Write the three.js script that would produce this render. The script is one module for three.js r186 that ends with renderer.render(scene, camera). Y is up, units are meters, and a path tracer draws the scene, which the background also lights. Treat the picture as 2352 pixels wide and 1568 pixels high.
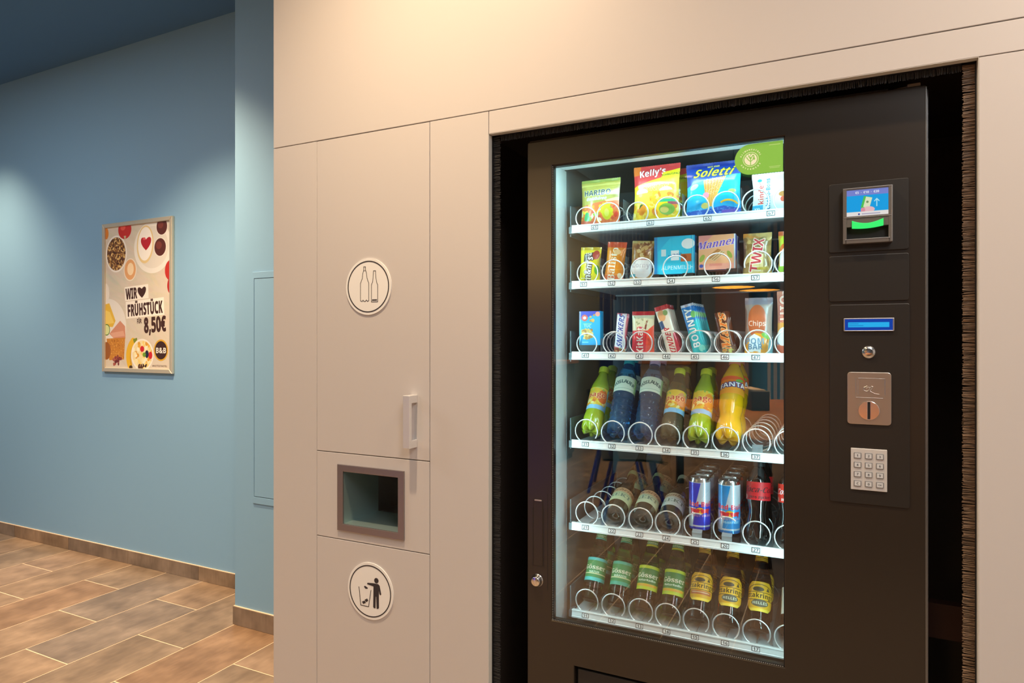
import * as THREE from 'three';
import { RoundedBoxGeometry } from 'three/addons/geometries/RoundedBoxGeometry.js';
import { mergeGeometries, mergeVertices } from 'three/addons/utils/BufferGeometryUtils.js';
import { RectAreaLightUniformsLib } from 'three/addons/lights/RectAreaLightUniformsLib.js';

// ---------------------------------------------------------------- camera, exposure, large lights
const W = 2352, H = 1568;
const scene = new THREE.Scene();
scene.background = new THREE.Color(0x000000);
const renderer = new THREE.WebGLRenderer({ antialias: true });
renderer.toneMapping = THREE.LinearToneMapping;
renderer.toneMappingExposure = 1.0;
renderer.shadowMap.enabled = true;
RectAreaLightUniformsLib.init();
const YAW = 26.309 * Math.PI / 180;
const camera = new THREE.PerspectiveCamera(54.877, W / H, 0.05, 60);
camera.position.set(0, 1.3, 1.5);
camera.lookAt(-Math.sin(YAW), 1.3, 1.5 - Math.cos(YAW));
camera.setViewOffset(W, H, 0, 3.7, W, H);

const WARM = new THREE.Color().setRGB(1.0, 0.73, 0.45), NEUTRAL = new THREE.Color().setRGB(1.0, 0.92, 0.84), COOL = new THREE.Color().setRGB(0.52, 0.95, 1.0);
// ceiling downlights: x, z, colour, candela, cone (radians), penumbra
const DOWNLIGHTS = [
  [-0.98, 0.62, WARM, 14, 1.15, 1.0], [0.75, 0.62, WARM, 8, 1.1, 1.0],
  [-5.05, -0.42, WARM, 20, 0.80, 1.0], [-2.85, -0.12, WARM, 34, 0.9, 1.0], [-2.3, 1.0, WARM, 6, 0.8, 0.9],
  [-4.3, 1.6, NEUTRAL, 10, 0.9, 0.9], [-0.4, 3.2, WARM, 24, 0.9, 0.9], [-2.6, 4.0, WARM, 24, 0.9, 0.9], [-1.4, 5.4, WARM, 18, 0.9, 0.9],
];
// added fill panels out of view at the ceiling: x, z, width (x), depth (z), radiance
const FILLPANELS = [[1.3, 2.4, 0.6, 1.2, 21.0], [0.5, 1.45, 1.2, 0.6, 3.6], [-4.2, 1.0, 1.2, 0.6, 17.0]];
const LED_RIGHT = 52, LED_TOP = 78, LED_LEFT = 80;     // vending machine light strips, radiance

// ---------------------------------------------------------------- helpers
let seed = 7;
const rnd = () => { seed = (seed * 1664525 + 1013904223) >>> 0; return seed / 4294967296; };
const used = {};
const numbered = (n) => { const k = used[n] = (used[n] ?? -1) + 1; return k ? n + '_' + String(k).padStart(3, '0') : n; };
const V = (x, y, z) => new THREE.Vector3(x, y, z);
const lin = (r, g, b) => new THREE.Color().setRGB(r, g, b);
const srgb = (r, g, b) => new THREE.Color(`rgb(${r},${g},${b})`);
const std = (color, roughness = 0.6, metalness = 0, extra = {}) => new THREE.MeshStandardMaterial({ color, roughness, metalness, ...extra });
const phys = (color, roughness = 0.5, extra = {}) => new THREE.MeshPhysicalMaterial({ color, roughness, ...extra });

function thing(name, label, category, [x, y, z] = [0, 0, 0], group) {
  const o = new THREE.Group(); o.name = numbered(name); o.position.set(x, y, z); scene.add(o);
  o.userData = { label, category }; if (group) o.userData.group = group;
  return o;
}
function structure(name, label, [x, y, z] = [0, 0, 0]) {
  const o = new THREE.Group(); o.name = name; o.position.set(x, y, z); scene.add(o);
  o.userData = { kind: 'structure', label, category: 'room part' }; return o;
}
// a mesh under parent; geometry in the parent's frame
function part(parent, name, geo, mat, label) {
  const m = new THREE.Mesh(geo, mat); m.name = name; m.castShadow = m.receiveShadow = true; parent.add(m);
  if (label) m.userData.label = label;
  return m;
}
const bx = (x0, x1, y0, y1, z0, z1) => new THREE.BoxGeometry(x1 - x0, y1 - y0, z1 - z0).translate((x0 + x1) / 2, (y0 + y1) / 2, (z0 + z1) / 2);
const rbx = (x0, x1, y0, y1, z0, z1, r = 0.002, s = 2) => new RoundedBoxGeometry(x1 - x0, y1 - y0, z1 - z0, s, r).translate((x0 + x1) / 2, (y0 + y1) / 2, (z0 + z1) / 2);
const flat = (g) => { const o = g.index ? g.toNonIndexed() : g; for (const k of Object.keys(o.attributes)) if (!['position', 'normal', 'uv'].includes(k)) o.deleteAttribute(k); return o; };
const join = (list) => mergeGeometries(list.map(flat));
function tube(pts, r, seg = 24, rad = 6, closed = false) { return new THREE.TubeGeometry(new THREE.CatmullRomCurve3(pts.map((p) => V(...p)), closed), seg, r, rad, closed); }
function bar(a, b, r, rad = 8) {
  const A = V(...a), B = V(...b), d = B.clone().sub(A), g = new THREE.CylinderGeometry(r, r, d.length(), rad);
  g.applyQuaternion(new THREE.Quaternion().setFromUnitVectors(V(0, 1, 0), d.clone().normalize())); g.translate(...A.add(B).multiplyScalar(0.5).toArray()); return g;
}
const lathe = (pts, seg = 32) => new THREE.LatheGeometry(pts.map((p) => new THREE.Vector2(p[0], p[1])), seg);
function roundedShape(w, h, r) {
  const s = new THREE.Shape(), x = -w / 2, y = -h / 2;
  s.moveTo(x + r, y); s.lineTo(x + w - r, y); s.quadraticCurveTo(x + w, y, x + w, y + r); s.lineTo(x + w, y + h - r); s.quadraticCurveTo(x + w, y + h, x + w - r, y + h);
  s.lineTo(x + r, y + h); s.quadraticCurveTo(x, y + h, x, y + h - r); s.lineTo(x, y + r); s.quadraticCurveTo(x, y, x + r, y); return s;
}
const rectHole = (x0, x1, y0, y1) => { const p = new THREE.Path(); p.moveTo(x0, y0); p.lineTo(x0, y1); p.lineTo(x1, y1); p.lineTo(x1, y0); p.closePath(); return p; };
const extrude = (shape, depth, bevel = 0, seg = 12) => new THREE.ExtrudeGeometry(shape, { depth: depth - 2 * bevel, bevelEnabled: bevel > 0, bevelThickness: bevel, bevelSize: bevel, bevelOffset: -bevel, bevelSegments: 2, curveSegments: seg }).translate(0, 0, bevel);

// value noise
const perm = Array.from({ length: 512 }, () => rnd());
const hash = (x, y, p) => perm[((x % p + p) % p * 37 + (y % p + p) % p * 101) & 511];
function vnoise(x, y, p) {
  const xi = Math.floor(x), yi = Math.floor(y), fx = x - xi, fy = y - yi, s = (t) => t * t * (3 - 2 * t), u = s(fx), v = s(fy);
  return (hash(xi, yi, p) * (1 - u) + hash(xi + 1, yi, p) * u) * (1 - v) + (hash(xi, yi + 1, p) * (1 - u) + hash(xi + 1, yi + 1, p) * u) * v;
}
function noiseTexture(n, f, color) {   // f(u, v) -> [r, g, b] in 0..255
  const d = new Uint8Array(n * n * 4);
  for (let j = 0; j < n; j++) for (let i = 0; i < n; i++) { const c = f(i / n, j / n), o = (j * n + i) * 4; d[o] = c[0]; d[o + 1] = c[1]; d[o + 2] = c[2]; d[o + 3] = 255; }
  const t = new THREE.DataTexture(d, n, n); t.wrapS = t.wrapT = THREE.RepeatWrapping; t.magFilter = THREE.LinearFilter; t.minFilter = THREE.LinearMipmapLinearFilter; t.generateMipmaps = true;
  if (color) t.colorSpace = THREE.SRGBColorSpace; t.needsUpdate = true; return t;
}
const fbm = (u, v, f, o) => { let a = 0, w = 0.5, s = 0; for (let k = 0; k < o; k++) { a += w * vnoise(u * f, v * f, f); s += w; f *= 2; w *= 0.5; } return a / s; };

// ---------------------------------------------------------------- print sheet: flat print of packs, labels and signs
const SHEET = 2048, sheet = document.createElement('canvas'); sheet.width = sheet.height = SHEET;
const cx = sheet.getContext('2d'); cx.fillStyle = '#888'; cx.fillRect(0, 0, SHEET, SHEET);
let penX = 0, penY = 0, penH = 0;
const DENSITY = 0.66;
function print(wd, hd, draw) {
  const w = Math.round(wd * DENSITY), h = Math.round(hd * DENSITY);
  if (penX + w + 4 > SHEET) { penX = 0; penY += penH + 4; penH = 0; }
  if (penY + h > SHEET) throw new Error('print sheet is full');
  const x = penX, y = penY; penX += w + 4; penH = Math.max(penH, h);
  cx.save(); cx.translate(x, y); cx.beginPath(); cx.rect(0, 0, w, h); cx.clip(); cx.scale(DENSITY, DENSITY); draw(cx, wd, hd); cx.restore();
  return { u0: (x + 1) / SHEET, u1: (x + w - 1) / SHEET, v0: 1 - (y + h - 1) / SHEET, v1: 1 - (y + 1) / SHEET };
}
function mapTo(geo, r, flipU = false) {
  const uv = geo.attributes.uv;
  for (let i = 0; i < uv.count; i++) { const u = flipU ? 1 - uv.getX(i) : uv.getX(i); uv.setXY(i, r.u0 + (r.u1 - r.u0) * u, r.v0 + (r.v1 - r.v0) * uv.getY(i)); }
  return geo;
}
const sheetTexture = new THREE.CanvasTexture(sheet); sheetTexture.colorSpace = THREE.SRGBColorSpace;
const FOIL = phys(0xffffff, 0.28, { map: sheetTexture, clearcoat: 0.5, clearcoatRoughness: 0.15 });
const CARD = phys(0xffffff, 0.42, { map: sheetTexture, clearcoat: 0.2 });
const PAPER = std(0xffffff, 0.5, 0, { map: sheetTexture });
const CAN = phys(0xffffff, 0.25, { map: sheetTexture, metalness: 0.35, clearcoat: 0.6 });
const fill = (c, color, x, y, w, h) => { c.fillStyle = color; c.fillRect(x, y, w, h); };
const dot = (c, color, x, y, rx, ry = rx, rot = 0) => { c.fillStyle = color; c.beginPath(); c.ellipse(x, y, rx, ry, rot, 0, 7); c.fill(); };
const poly = (c, color, pts) => { c.fillStyle = color; c.beginPath(); pts.forEach((p, i) => (i ? c.lineTo(...p) : c.moveTo(...p))); c.closePath(); c.fill(); };
function say(c, text, x, y, size, color, { font = 'sans-serif', bold = true, italic = false, rot = 0, align = 'center', sx = 1, stroke, lw = 3 } = {}) {
  c.save(); c.translate(x, y); c.rotate(rot); c.scale(sx, 1); c.font = `${italic ? 'italic ' : ''}${bold ? 'bold ' : ''}${size}px ${font}`; c.textAlign = align; c.textBaseline = 'middle';
  if (italic) c.transform(1, 0, -0.2, 1, 0, 0);
  if (stroke) { c.strokeStyle = stroke; c.lineWidth = lw; c.lineJoin = 'round'; c.strokeText(text, 0, 0); }
  c.fillStyle = color; c.fillText(text, 0, 0); c.restore();
}
const scatter = (c, n, colors, x, y, w, h, r0, r1) => { for (let i = 0; i < n; i++) dot(c, colors[Math.floor(rnd() * colors.length)], x + rnd() * w, y + rnd() * h, r0 + rnd() * (r1 - r0), (r0 + rnd() * (r1 - r0)) * 0.8, rnd() * 3); };

// ---------------------------------------------------------------- shared materials
const laminate = phys(lin(0.595, 0.565, 0.555), 0.42, { clearcoat: 0.12, clearcoatRoughness: 0.35 });
const paleEdge = std(lin(0.72, 0.72, 0.68), 0.5);  // board edges at the opening, paler than the faces
const wallNoise = noiseTexture(256, (u, v) => { const k = 118 + 60 * fbm(u, v, 64, 2); return [k, k, k]; });
wallNoise.repeat.set(6, 6);
const bluePaint = std(srgb(128, 170, 202), 0.55, 0, { bumpMap: wallNoise, bumpScale: 0.0004 });
const shadedBluePaint = std(srgb(80, 122, 160), 0.8);  // wall blue darkened, the shade at the ceiling put into the colour
const plainPaint = std(lin(0.52, 0.5, 0.48), 0.8);
const greyPaint = std(lin(0.13, 0.15, 0.16), 0.7);
const blackMetal = phys(lin(0.022, 0.0160, 0.0115), 0.28, { clearcoat: 0.3, clearcoatRoughness: 0.25 });
const blackSatin = phys(lin(0.016, 0.016, 0.0165), 0.42);
const blackPlastic = std(lin(0.012, 0.012, 0.013), 0.45);
const chrome = std(lin(0.82, 0.82, 0.82), 0.16, 1);
const steel = std(lin(0.62, 0.62, 0.63), 0.32, 1);
const wireSteel = std(lin(0.85, 0.86, 0.87), 0.3, 0.75);
const aluminium = std(lin(0.72, 0.64, 0.50), 0.32, 0.55);
const whitePlastic = std(lin(0.52, 0.55, 0.56), 0.4);
const greyShelf = std(lin(0.55, 0.58, 0.6), 0.4, 0.2);

// ---------------------------------------------------------------- room shell
const ROOM = { x0: -6.6, x1: 2.6, z0: -0.945, z1: 6.35, y1: 3.02 };
const WALLT = 0.12;
part(structure('wall_back', 'smooth light blue painted wall behind the framed breakfast poster', [-4.6, 0, ROOM.z0 - WALLT / 2]), 'plaster', bx(-2.0, 2.9, 0, ROOM.y1, -WALLT / 2, WALLT / 2), bluePaint);
{ // blue pier next to the panelled built-in
  const s = structure('wall_pier', 'blue painted wall pier beside the beige panelled cabinet front', [-2.0, 0, -0.8]);
  part(s, 'plaster', bx(-0.475, 0.5, 0, ROOM.y1, -0.145, 0.16), bluePaint);
}
part(structure('wall_left', 'blue painted side wall of the lobby', [ROOM.x0 - WALLT / 2, 0, 2.7]), 'plaster', bx(-WALLT / 2, WALLT / 2, 0, ROOM.y1, ROOM.z0 - 2.7 - WALLT, ROOM.z1 - 2.7 + WALLT), bluePaint);
part(structure('wall_right', 'plain pale side wall of the lobby', [ROOM.x1 + WALLT / 2, 0, 2.7]), 'plaster', bx(-WALLT / 2, WALLT / 2, 0, ROOM.y1, ROOM.z0 - 2.7 - WALLT, ROOM.z1 - 2.7 + WALLT), plainPaint);
part(structure('wall_front', 'lobby wall facing the vending machine, seen only mirrored in its glass', [-2, 0, ROOM.z1 + WALLT / 2]), 'plaster', bx(-4.7, 4.7, 0, ROOM.y1, -WALLT / 2, WALLT / 2), greyPaint);
part(structure('ceiling', 'blue painted ceiling with its shade put into the colour', [-2, ROOM.y1, 2.7]), 'slab', bx(-4.75, 4.75, 0, 0.1, -3.8, 3.8), shadedBluePaint);

// ---------------------------------------------------------------- tiled floor
const stone = (a, b, c) => noiseTexture(256, (u, v) => {
  const s = fbm(u * 1, v * 1, 4, 5), t = fbm(u, v, 16, 3), q = vnoise(u * 96, v * 24, 96), k = (s - 0.5) * 46 + (t - 0.5) * 26 + (q - 0.5) * 12;
  return [a + k, b + k * 0.9, c + k * 0.8].map((x) => Math.max(0, Math.min(255, x)));
}, true);
const tileMats = [[138, 113, 89], [132, 111, 90], [142, 117, 95], [126, 109, 94], [140, 110, 83]].map((c) => std(0xffffff, 0.38, 0, { map: stone(...c) }));
const grout = std(srgb(224, 198, 166), 0.9);
{
  const fl = structure('floor', 'brown stone-look floor tiles laid lengthwise with pale grout', [-2, 0, 2.7]);
  part(fl, 'grout', bx(-4.7, 4.7, -0.06, -0.0008, -3.75, 3.75), grout);
  const P = 0.2965, L = 0.593, G = 0.0026, rest = [];
  for (let k = -14; k < 17; k++) {
    const x0 = -2.470 + P * k, x1 = x0 + P, xm = (x0 + x1) / 2;
    const zmin = xm < -2.475 ? -0.945 : xm < -1.58 ? -0.64 : -0.02;
    const j0 = (k & 1) ? -0.37 : -0.0735;
    for (let n = -4; n < 12; n++) {
      let z0 = j0 + L * n, z1 = z0 + L; z0 = Math.max(z0, zmin); if (z1 - z0 < 0.02 || z0 > ROOM.z1 - 0.02) continue;
      z1 = Math.min(z1, ROOM.z1);
      const g = bx(x0 + G, x1 - G, -0.008, 0, z0 + G, z1 - G).translate(2, 0, -2.7), uv = g.attributes.uv, ou = rnd(), ov = rnd(), p = g.attributes.position;
      for (let i = 0; i < uv.count; i++) uv.setXY(i, ou + p.getX(i) * 1.1, ov + p.getZ(i) * 1.1);
      if (z1 < 3.1 && xm < 0.4) part(fl, 'tile', g, tileMats[Math.floor(rnd() * 5)]); else rest.push(g);
    }
  }
  part(fl, 'tile_field', join(rest), tileMats[0]).userData.kind = 'stuff';
}
function skirting(name, label, z, x0, x1, joints, h) {
  const s = structure(name, label, [(x0 + x1) / 2, 0, z]), cxm = (x0 + x1) / 2;
  part(s, 'grout', bx(x0 - cxm, x1 - cxm, 0, h + 0.002, -0.004, 0.0062), grout);
  const e = [x0 - 0.002, ...joints.filter((j) => j > x0 && j < x1), x1];
  for (let i = 0; i + 1 < e.length; i++) {
    const g = bx(e[i] + 0.002 - cxm, e[i + 1] - 0.0015 - cxm, 0.001, h, 0, 0.009), uv = g.attributes.uv, p = g.attributes.position, o = rnd();
    for (let k = 0; k < uv.count; k++) uv.setXY(k, o + p.getX(k) * 1.1, o * 3 + p.getY(k) * 1.1);
    part(s, 'tile', g, tileMats[[3, 1, 3, 0, 3][i % 5]]);
  }
}
skirting('baseboard_back', 'row of brown stone-look skirting tiles along the blue wall', -0.944, -6.59, -2.476, [-6.65, -6.06, -5.46, -4.866, -4.276, -3.693, -3.095], 0.075);
skirting('baseboard_pier', 'brown stone-look skirting tile at the foot of the blue pier', -0.639, -2.478, -1.585, [-1.9], 0.082);

// ---------------------------------------------------------------- ceiling lamps and added fill panels
const trimWhite = std(lin(0.75, 0.75, 0.74), 0.4);
const LAMP_PLACE = ['before the recycling cabinet', 'before the panel past the machine', 'close to the blue wall, far from the pier', 'close to the blue wall beside the poster', 'over the tiles before the pier', 'over the tiles before the poster', 'over the lobby table', 'over the shell chairs', 'before the far lobby wall'];
for (const [at, [x, z, color, cd, cone, pen]] of DOWNLIGHTS.entries()) {
  const o = thing('ceiling_downlight', 'small round recessed ceiling downlight ' + LAMP_PLACE[at], 'light', [x, ROOM.y1, z], 'recessed ceiling downlights');
  part(o, 'trim_ring', lathe([[0.042, 0], [0.042, -0.004], [0.055, -0.006], [0.058, 0]], 28), trimWhite);
  part(o, 'light_lens', new THREE.CylinderGeometry(0.041, 0.041, 0.003, 24).translate(0, -0.0015, 0), std(0x000000, 0.5, 0, { emissive: color, emissiveIntensity: 3 }));
  const l = new THREE.SpotLight(color, cd, 0, cone, pen, 2); l.position.set(0, -0.02, 0); l.target.position.set(0, -2, 0); l.castShadow = true; l.shadow.radius = 2; o.add(l, l.target);
}
for (const [at, [x, z, w, d, L]] of FILLPANELS.entries()) {
  const o = thing('added_fill_panel', 'added flat fill light at the ceiling ' + ['beside the plain side wall', 'over the open floor before the machine', 'over the tiles before the blue wall'][at], 'light', [x, ROOM.y1, z], 'added flat fill lights');
  part(o, 'frame', join([bx(-w / 2 - 0.02, w / 2 + 0.02, -0.014, 0, d / 2, d / 2 + 0.02), bx(-w / 2 - 0.02, w / 2 + 0.02, -0.014, 0, -d / 2 - 0.02, -d / 2), bx(-w / 2 - 0.02, -w / 2, -0.014, 0, -d / 2, d / 2), bx(w / 2, w / 2 + 0.02, -0.014, 0, -d / 2, d / 2)]), trimWhite);
  part(o, 'light_diffuser', bx(-w / 2, w / 2, -0.008, -0.001, -d / 2, d / 2), std(0x000000, 0.6, 0, { emissive: NEUTRAL, emissiveIntensity: 1.5 }));
  const l = new THREE.RectAreaLight(lin(1, 0.965, 0.94), L, w, d); l.position.set(0, -0.016, 0); l.rotation.x = -Math.PI / 2; o.add(l);
}

// ---------------------------------------------------------------- framed poster on the blue wall
{
  const w = 0.626, h = 0.876, o = thing('framed_poster', 'breakfast poster in a slim aluminium frame on the blue wall', 'poster', [-3.616, 1.112, -0.945]);
  const c = document.createElement('canvas'); c.width = 900; c.height = 1280; const g = c.getContext('2d'), Wp = 900, Hp = 1280;
  fill(g, '#d5c9b8', 0, 0, Wp, Hp);
  for (let i = 0; i < 500; i++) { g.fillStyle = `rgba(${150 + rnd() * 90},${140 + rnd() * 80},${120 + rnd() * 70},0.05)`; g.beginPath(); g.ellipse(rnd() * Wp, rnd() * Hp, 20 + rnd() * 120, 6 + rnd() * 20, rnd(), 0, 7); g.fill(); }
  const bowl = (x, y, rx, ry, rim, inner) => { dot(g, rim, x, y, rx, ry); dot(g, inner, x, y, rx * 0.88, ry * 0.9); };
  const jam = (x, y, r) => { bowl(x, y, r, r * 1.0, '#e9e2d8', '#5b2a22'); dot(g, '#7a3a30', x - r * 0.2, y - r * 0.2, r * 0.45, r * 0.4); };
  // muesli bowl
  const inBowl = (x, y, rx, ry, f) => { g.save(); g.beginPath(); g.ellipse(x, y, rx, ry, 0, 0, 7); g.clip(); f(); g.restore(); };
  bowl(160, 250, 150, 165, '#eee7dc', '#6d4724'); inBowl(160, 250, 130, 147, () => { scatter(g, 420, ['#c79a52', '#5b3216', '#e2bf7c', '#4a2a14', '#a4743a', '#d8b06a', '#8a5c2c'], 20, 95, 280, 310, 6, 15); });
  // egg cup, apple, plate with heart bread
  bowl(355, 400, 88, 100, '#eadfce', '#e0a56e'); dot(g, '#f5d9b0', 360, 395, 45, 55);
  dot(g, '#c32d26', 280, 40, 92, 84); dot(g, '#e25a48', 255, 20, 34, 26); poly(g, '#c9b48c', [[265, 96], [300, 96], [284, 140]]);
  dot(g, '#e9e4da', 660, 220, 250, 225); dot(g, '#ded7cb', 660, 220, 205, 182);
  dot(g, '#e3c990', 560, 190, 112, 165, 0.08); dot(g, '#f6f0e6', 560, 185, 96, 146, 0.08);
  const heart = (x, y, s, col) => { g.fillStyle = col; g.beginPath(); g.moveTo(x, y + s); g.bezierCurveTo(x - s * 1.6, y, x - s * 0.9, y - s * 1.1, x, y - s * 0.3); g.bezierCurveTo(x + s * 0.9, y - s * 1.1, x + s * 1.6, y, x, y + s); g.fill(); };
  heart(572, 170, 72, '#b3202a'); dot(g, '#dd5a5c', 548, 140, 18, 12);
  jam(758, 225, 84); jam(780, 50, 78);
  dot(g, '#bd3227', 890, 430, 70, 85); dot(g, '#b22b25', 905, 560, 55, 75); dot(g, '#e8dfd2', 10, 600, 50, 90); dot(g, '#d8822f', 20, 60, 30, 50);
  // plate with cheese, ham, cucumber, crispbread, grapes
  dot(g, '#e6e0d6', 40, 900, 260, 250); poly(g, '#e3b83c', [[0, 700], [60, 690], [150, 850], [110, 905], [0, 900]]); poly(g, '#efcf66', [[0, 750], [70, 770], [130, 870], [0, 880]]);
  poly(g, '#cf8f72', [[60, 965], [215, 850], [285, 900], [290, 1010], [120, 1005]]); poly(g, '#dca58a', [[70, 960], [260, 940], [280, 985], [110, 1000]]);
  dot(g, '#4d7a2f', 22, 930, 48, 52); dot(g, '#d6df9e', 22, 930, 40, 44);
  poly(g, '#c6832d', [[20, 1010], [285, 1000], [270, 1195], [60, 1205]]); for (let i = 0; i < 80; i++) dot(g, i % 2 ? '#a8641c' : '#dba14b', 40 + rnd() * 230, 1015 + rnd() * 175, 6, 5);
  dot(g, '#9a5a22', 20, 1120, 60, 80); scatter(g, 22, ['#8c3d32', '#6d2b29', '#a85a48'], 120, 1170, 110, 70, 12, 18);
  // banana
  g.strokeStyle = '#e2b327'; g.lineWidth = 66; g.lineCap = 'round'; g.beginPath(); g.moveTo(395, 1035); g.quadraticCurveTo(300, 1120, 350, 1240); g.stroke();
  g.strokeStyle = '#c7921d'; g.lineWidth = 12; g.beginPath(); g.moveTo(415, 1060); g.quadraticCurveTo(335, 1130, 372, 1245); g.stroke(); poly(g, '#7d8a2a', [[395, 1015], [450, 1002], [452, 1022], [410, 1052]]); dot(g, '#4b3414', 365, 1262, 24, 16);
  // fruit bowl
  bowl(520, 1150, 152, 138, '#efe9df', '#e9d9a8'); inBowl(520, 1150, 134, 122, () => scatter(g, 60, ['#efd17a', '#f5e5b2', '#e2a93a', '#d99b35', '#f7ecd0'], 380, 1030, 280, 240, 14, 26)); dot(g, '#c9262c', 520, 1100, 28, 26); dot(g, '#c9262c', 630, 1155, 26, 32); dot(g, '#24263e', 583, 1145, 24, 34); dot(g, '#6f9c2e', 548, 1150, 22, 20); scatter(g, 16, ['#3c2415', '#57331d'], 470, 1240, 110, 30, 10, 16);
  // wording on paper strips
  const strip = (x, y, w, hh, a) => { g.save(); g.translate(x, y); g.rotate(a); fill(g, '#f2ebdf', 0, 0, w, hh); g.restore(); };
  const ink = { stroke: '#43261b', lw: 7 };
  g.save(); g.translate(282, 545); g.rotate(-0.055); g.translate(-282, -545);
  strip(278, 553, 322, 124, 0); strip(286, 684, 512, 150, 0);
  say(g, 'WIR', 368, 618, 128, '#43261b', { sx: 0.62, ...ink }); heart(512, 606, 60, '#43261b');
  say(g, 'FRÜHSTÜCK', 540, 766, 140, '#43261b', { sx: 0.595, ...ink });
  say(g, 'FÜR', 462, 868, 54, '#43261b', { sx: 0.62, stroke: '#43261b', lw: 3 }); say(g, '8,50€', 668, 912, 176, '#43261b', { sx: 0.66, stroke: '#43261b', lw: 10 });
  g.restore();
  dot(g, '#d3a32c', 768, 1110, 92, 92); dot(g, '#3e241b', 768, 1110, 78, 78); say(g, 'B&B', 768, 1112, 66, '#f6efe4', { sx: 1.05 });
  say(g, '#HOTTESTHOTEL', 752, 1246, 22, '#4a2a1d', { sx: 1.1 });
  const t = new THREE.CanvasTexture(c); t.colorSpace = THREE.SRGBColorSpace;
  part(o, 'back_board', bx(-w / 2 + 0.004, w / 2 - 0.004, 0.004, h - 0.004, 0, 0.006), whitePlastic);
  part(o, 'print', new THREE.PlaneGeometry(w - 0.036, h - 0.036).translate(0, h / 2, 0.0068), std(0xffffff, 0.35, 0, { map: t }), 'printed breakfast poster');
  const prof = 0.024, barGeo = (len) => { const s = new THREE.Shape(); s.moveTo(-len / 2, 0); s.lineTo(len / 2, 0); s.lineTo(len / 2 - prof, prof); s.lineTo(-len / 2 + prof, prof); s.closePath(); return new THREE.ExtrudeGeometry(s, { depth: 0.008, bevelEnabled: true, bevelThickness: 0.004, bevelSize: 0.004, bevelOffset: -0.004, bevelSegments: 3 }).translate(0, 0, 0.004); };
  part(o, 'frame_bar', barGeo(w), aluminium);
  part(o, 'frame_bar', barGeo(w).rotateZ(Math.PI).translate(0, h, 0), aluminium);
  part(o, 'frame_bar', barGeo(h).rotateZ(-Math.PI / 2).translate(-w / 2, h / 2, 0), aluminium);
  part(o, 'frame_bar', barGeo(h).rotateZ(Math.PI / 2).translate(w / 2, h / 2, 0), aluminium);
}

// ---------------------------------------------------------------- flush access panel in the blue pier
{
  const o = thing('access_panel', 'flush blue painted access hatch in the wall pier beside the cabinet', 'hatch', [-2.06, 0.565, -0.64]);
  part(o, 'frame', extrude((() => { const s = new THREE.Shape(); s.moveTo(-0.299, 0); s.lineTo(0.299, 0); s.lineTo(0.299, 1.04); s.lineTo(-0.299, 1.04); s.closePath(); s.holes.push(rectHole(-0.291, 0.291, 0.03, 1.011)); return s; })(), 0.004, 0.001), bluePaint);
  part(o, 'recess', bx(-0.291, 0.291, 0.03, 1.011, 0, 0.0006), blackPlastic);
  part(o, 'door', rbx(-0.2885, 0.2885, 0.0325, 1.0085, 0.0006, 0.004, 0.001, 1), bluePaint);
}

// ---------------------------------------------------------------- beige panelled front: boards with real joints
const TH = 0.019;
const nicheBoard = std(lin(0.14, 0.105, 0.085), 0.8);
{
  const s = structure('wall_paneling', 'beige laminate panelled front around the vending machine', [-0.2, 0, 0]), dx = 0.2;
  const board = (x0, x1, y0, y1, label) => part(s, 'panel', rbx(x0 + dx, x1 + dx, y0, y1, -TH, 0, 0.0012, 1), laminate, label);
  board(-1.567, 2.598, 1.8938, ROOM.y1, 'wide beige fascia board under the ceiling');
  board(-1.567, -1.3922, 0.0, 1.8918, 'narrow beige filler strip beside the cabinet');
  board(-0.9902, -0.8100, 0.0, 1.8918, 'beige upright strip between cabinet and vending machine');
  board(-0.8085, 2.598, 1.8335, 1.8918, 'slim beige lintel board above the vending machine');
  board(0.2397, 2.598, 0.0, 1.8320, 'beige panel on the far side of the machine opening');
  // carcass behind the boards
  part(s, 'pale_edge_strip', bx(-0.81 + dx, -0.8093 + dx, 0, 1.8325, -TH + 0.0005, -0.0006), paleEdge, 'paler strip on the edge of the opening');
  part(s, 'pale_edge_strip', bx(-0.8085 + dx, 0.2395 + dx, 1.8328, 1.8335, -TH + 0.0005, -0.0006), paleEdge, 'paler strip on the edge of the opening');
  part(s, 'pale_edge_strip', bx(0.2390 + dx, 0.2397 + dx, 0, 1.8325, -TH + 0.0005, -0.0006), paleEdge, 'paler strip on the edge of the opening');
  part(s, 'end_board', bx(-1.567 + dx, -1.548 + dx, 0, ROOM.y1, -0.64, -TH - 0.0005), laminate);
  part(s, 'backing', join([bx(-1.548 + dx, 2.598 + dx, 1.872, ROOM.y1, -0.05, -TH - 0.001), bx(-1.548 + dx, -1.42 + dx, 0, 1.871, -0.04, -TH - 0.001), bx(-0.985 + dx, -0.84 + dx, 0, 1.871, -0.04, -TH - 0.001), bx(0.27 + dx, 2.598 + dx, 0, 1.871, -0.04, -TH - 0.001)]), nicheBoard);
  part(s, 'niche_lining', join([bx(-0.985 + dx, -0.965 + dx, 0, 1.95, -0.93, -0.04), bx(0.50 + dx, 0.52 + dx, 0, 1.95, -0.93, -0.04), bx(-0.965 + dx, 0.50 + dx, 1.93, 1.95, -0.93, -0.05), bx(-0.985 + dx, 0.52 + dx, 0, 1.95, -0.944, -0.93)]), nicheBoard, 'brown board lining of the machine niche');
  part(s, 'cross_rail', bx(0.19 + dx, 0.499 + dx, 0.61, 0.69, -0.33, -0.30), std(lin(0.12, 0.05, 0.035), 0.6), 'brown cross rail inside the niche');
}

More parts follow.
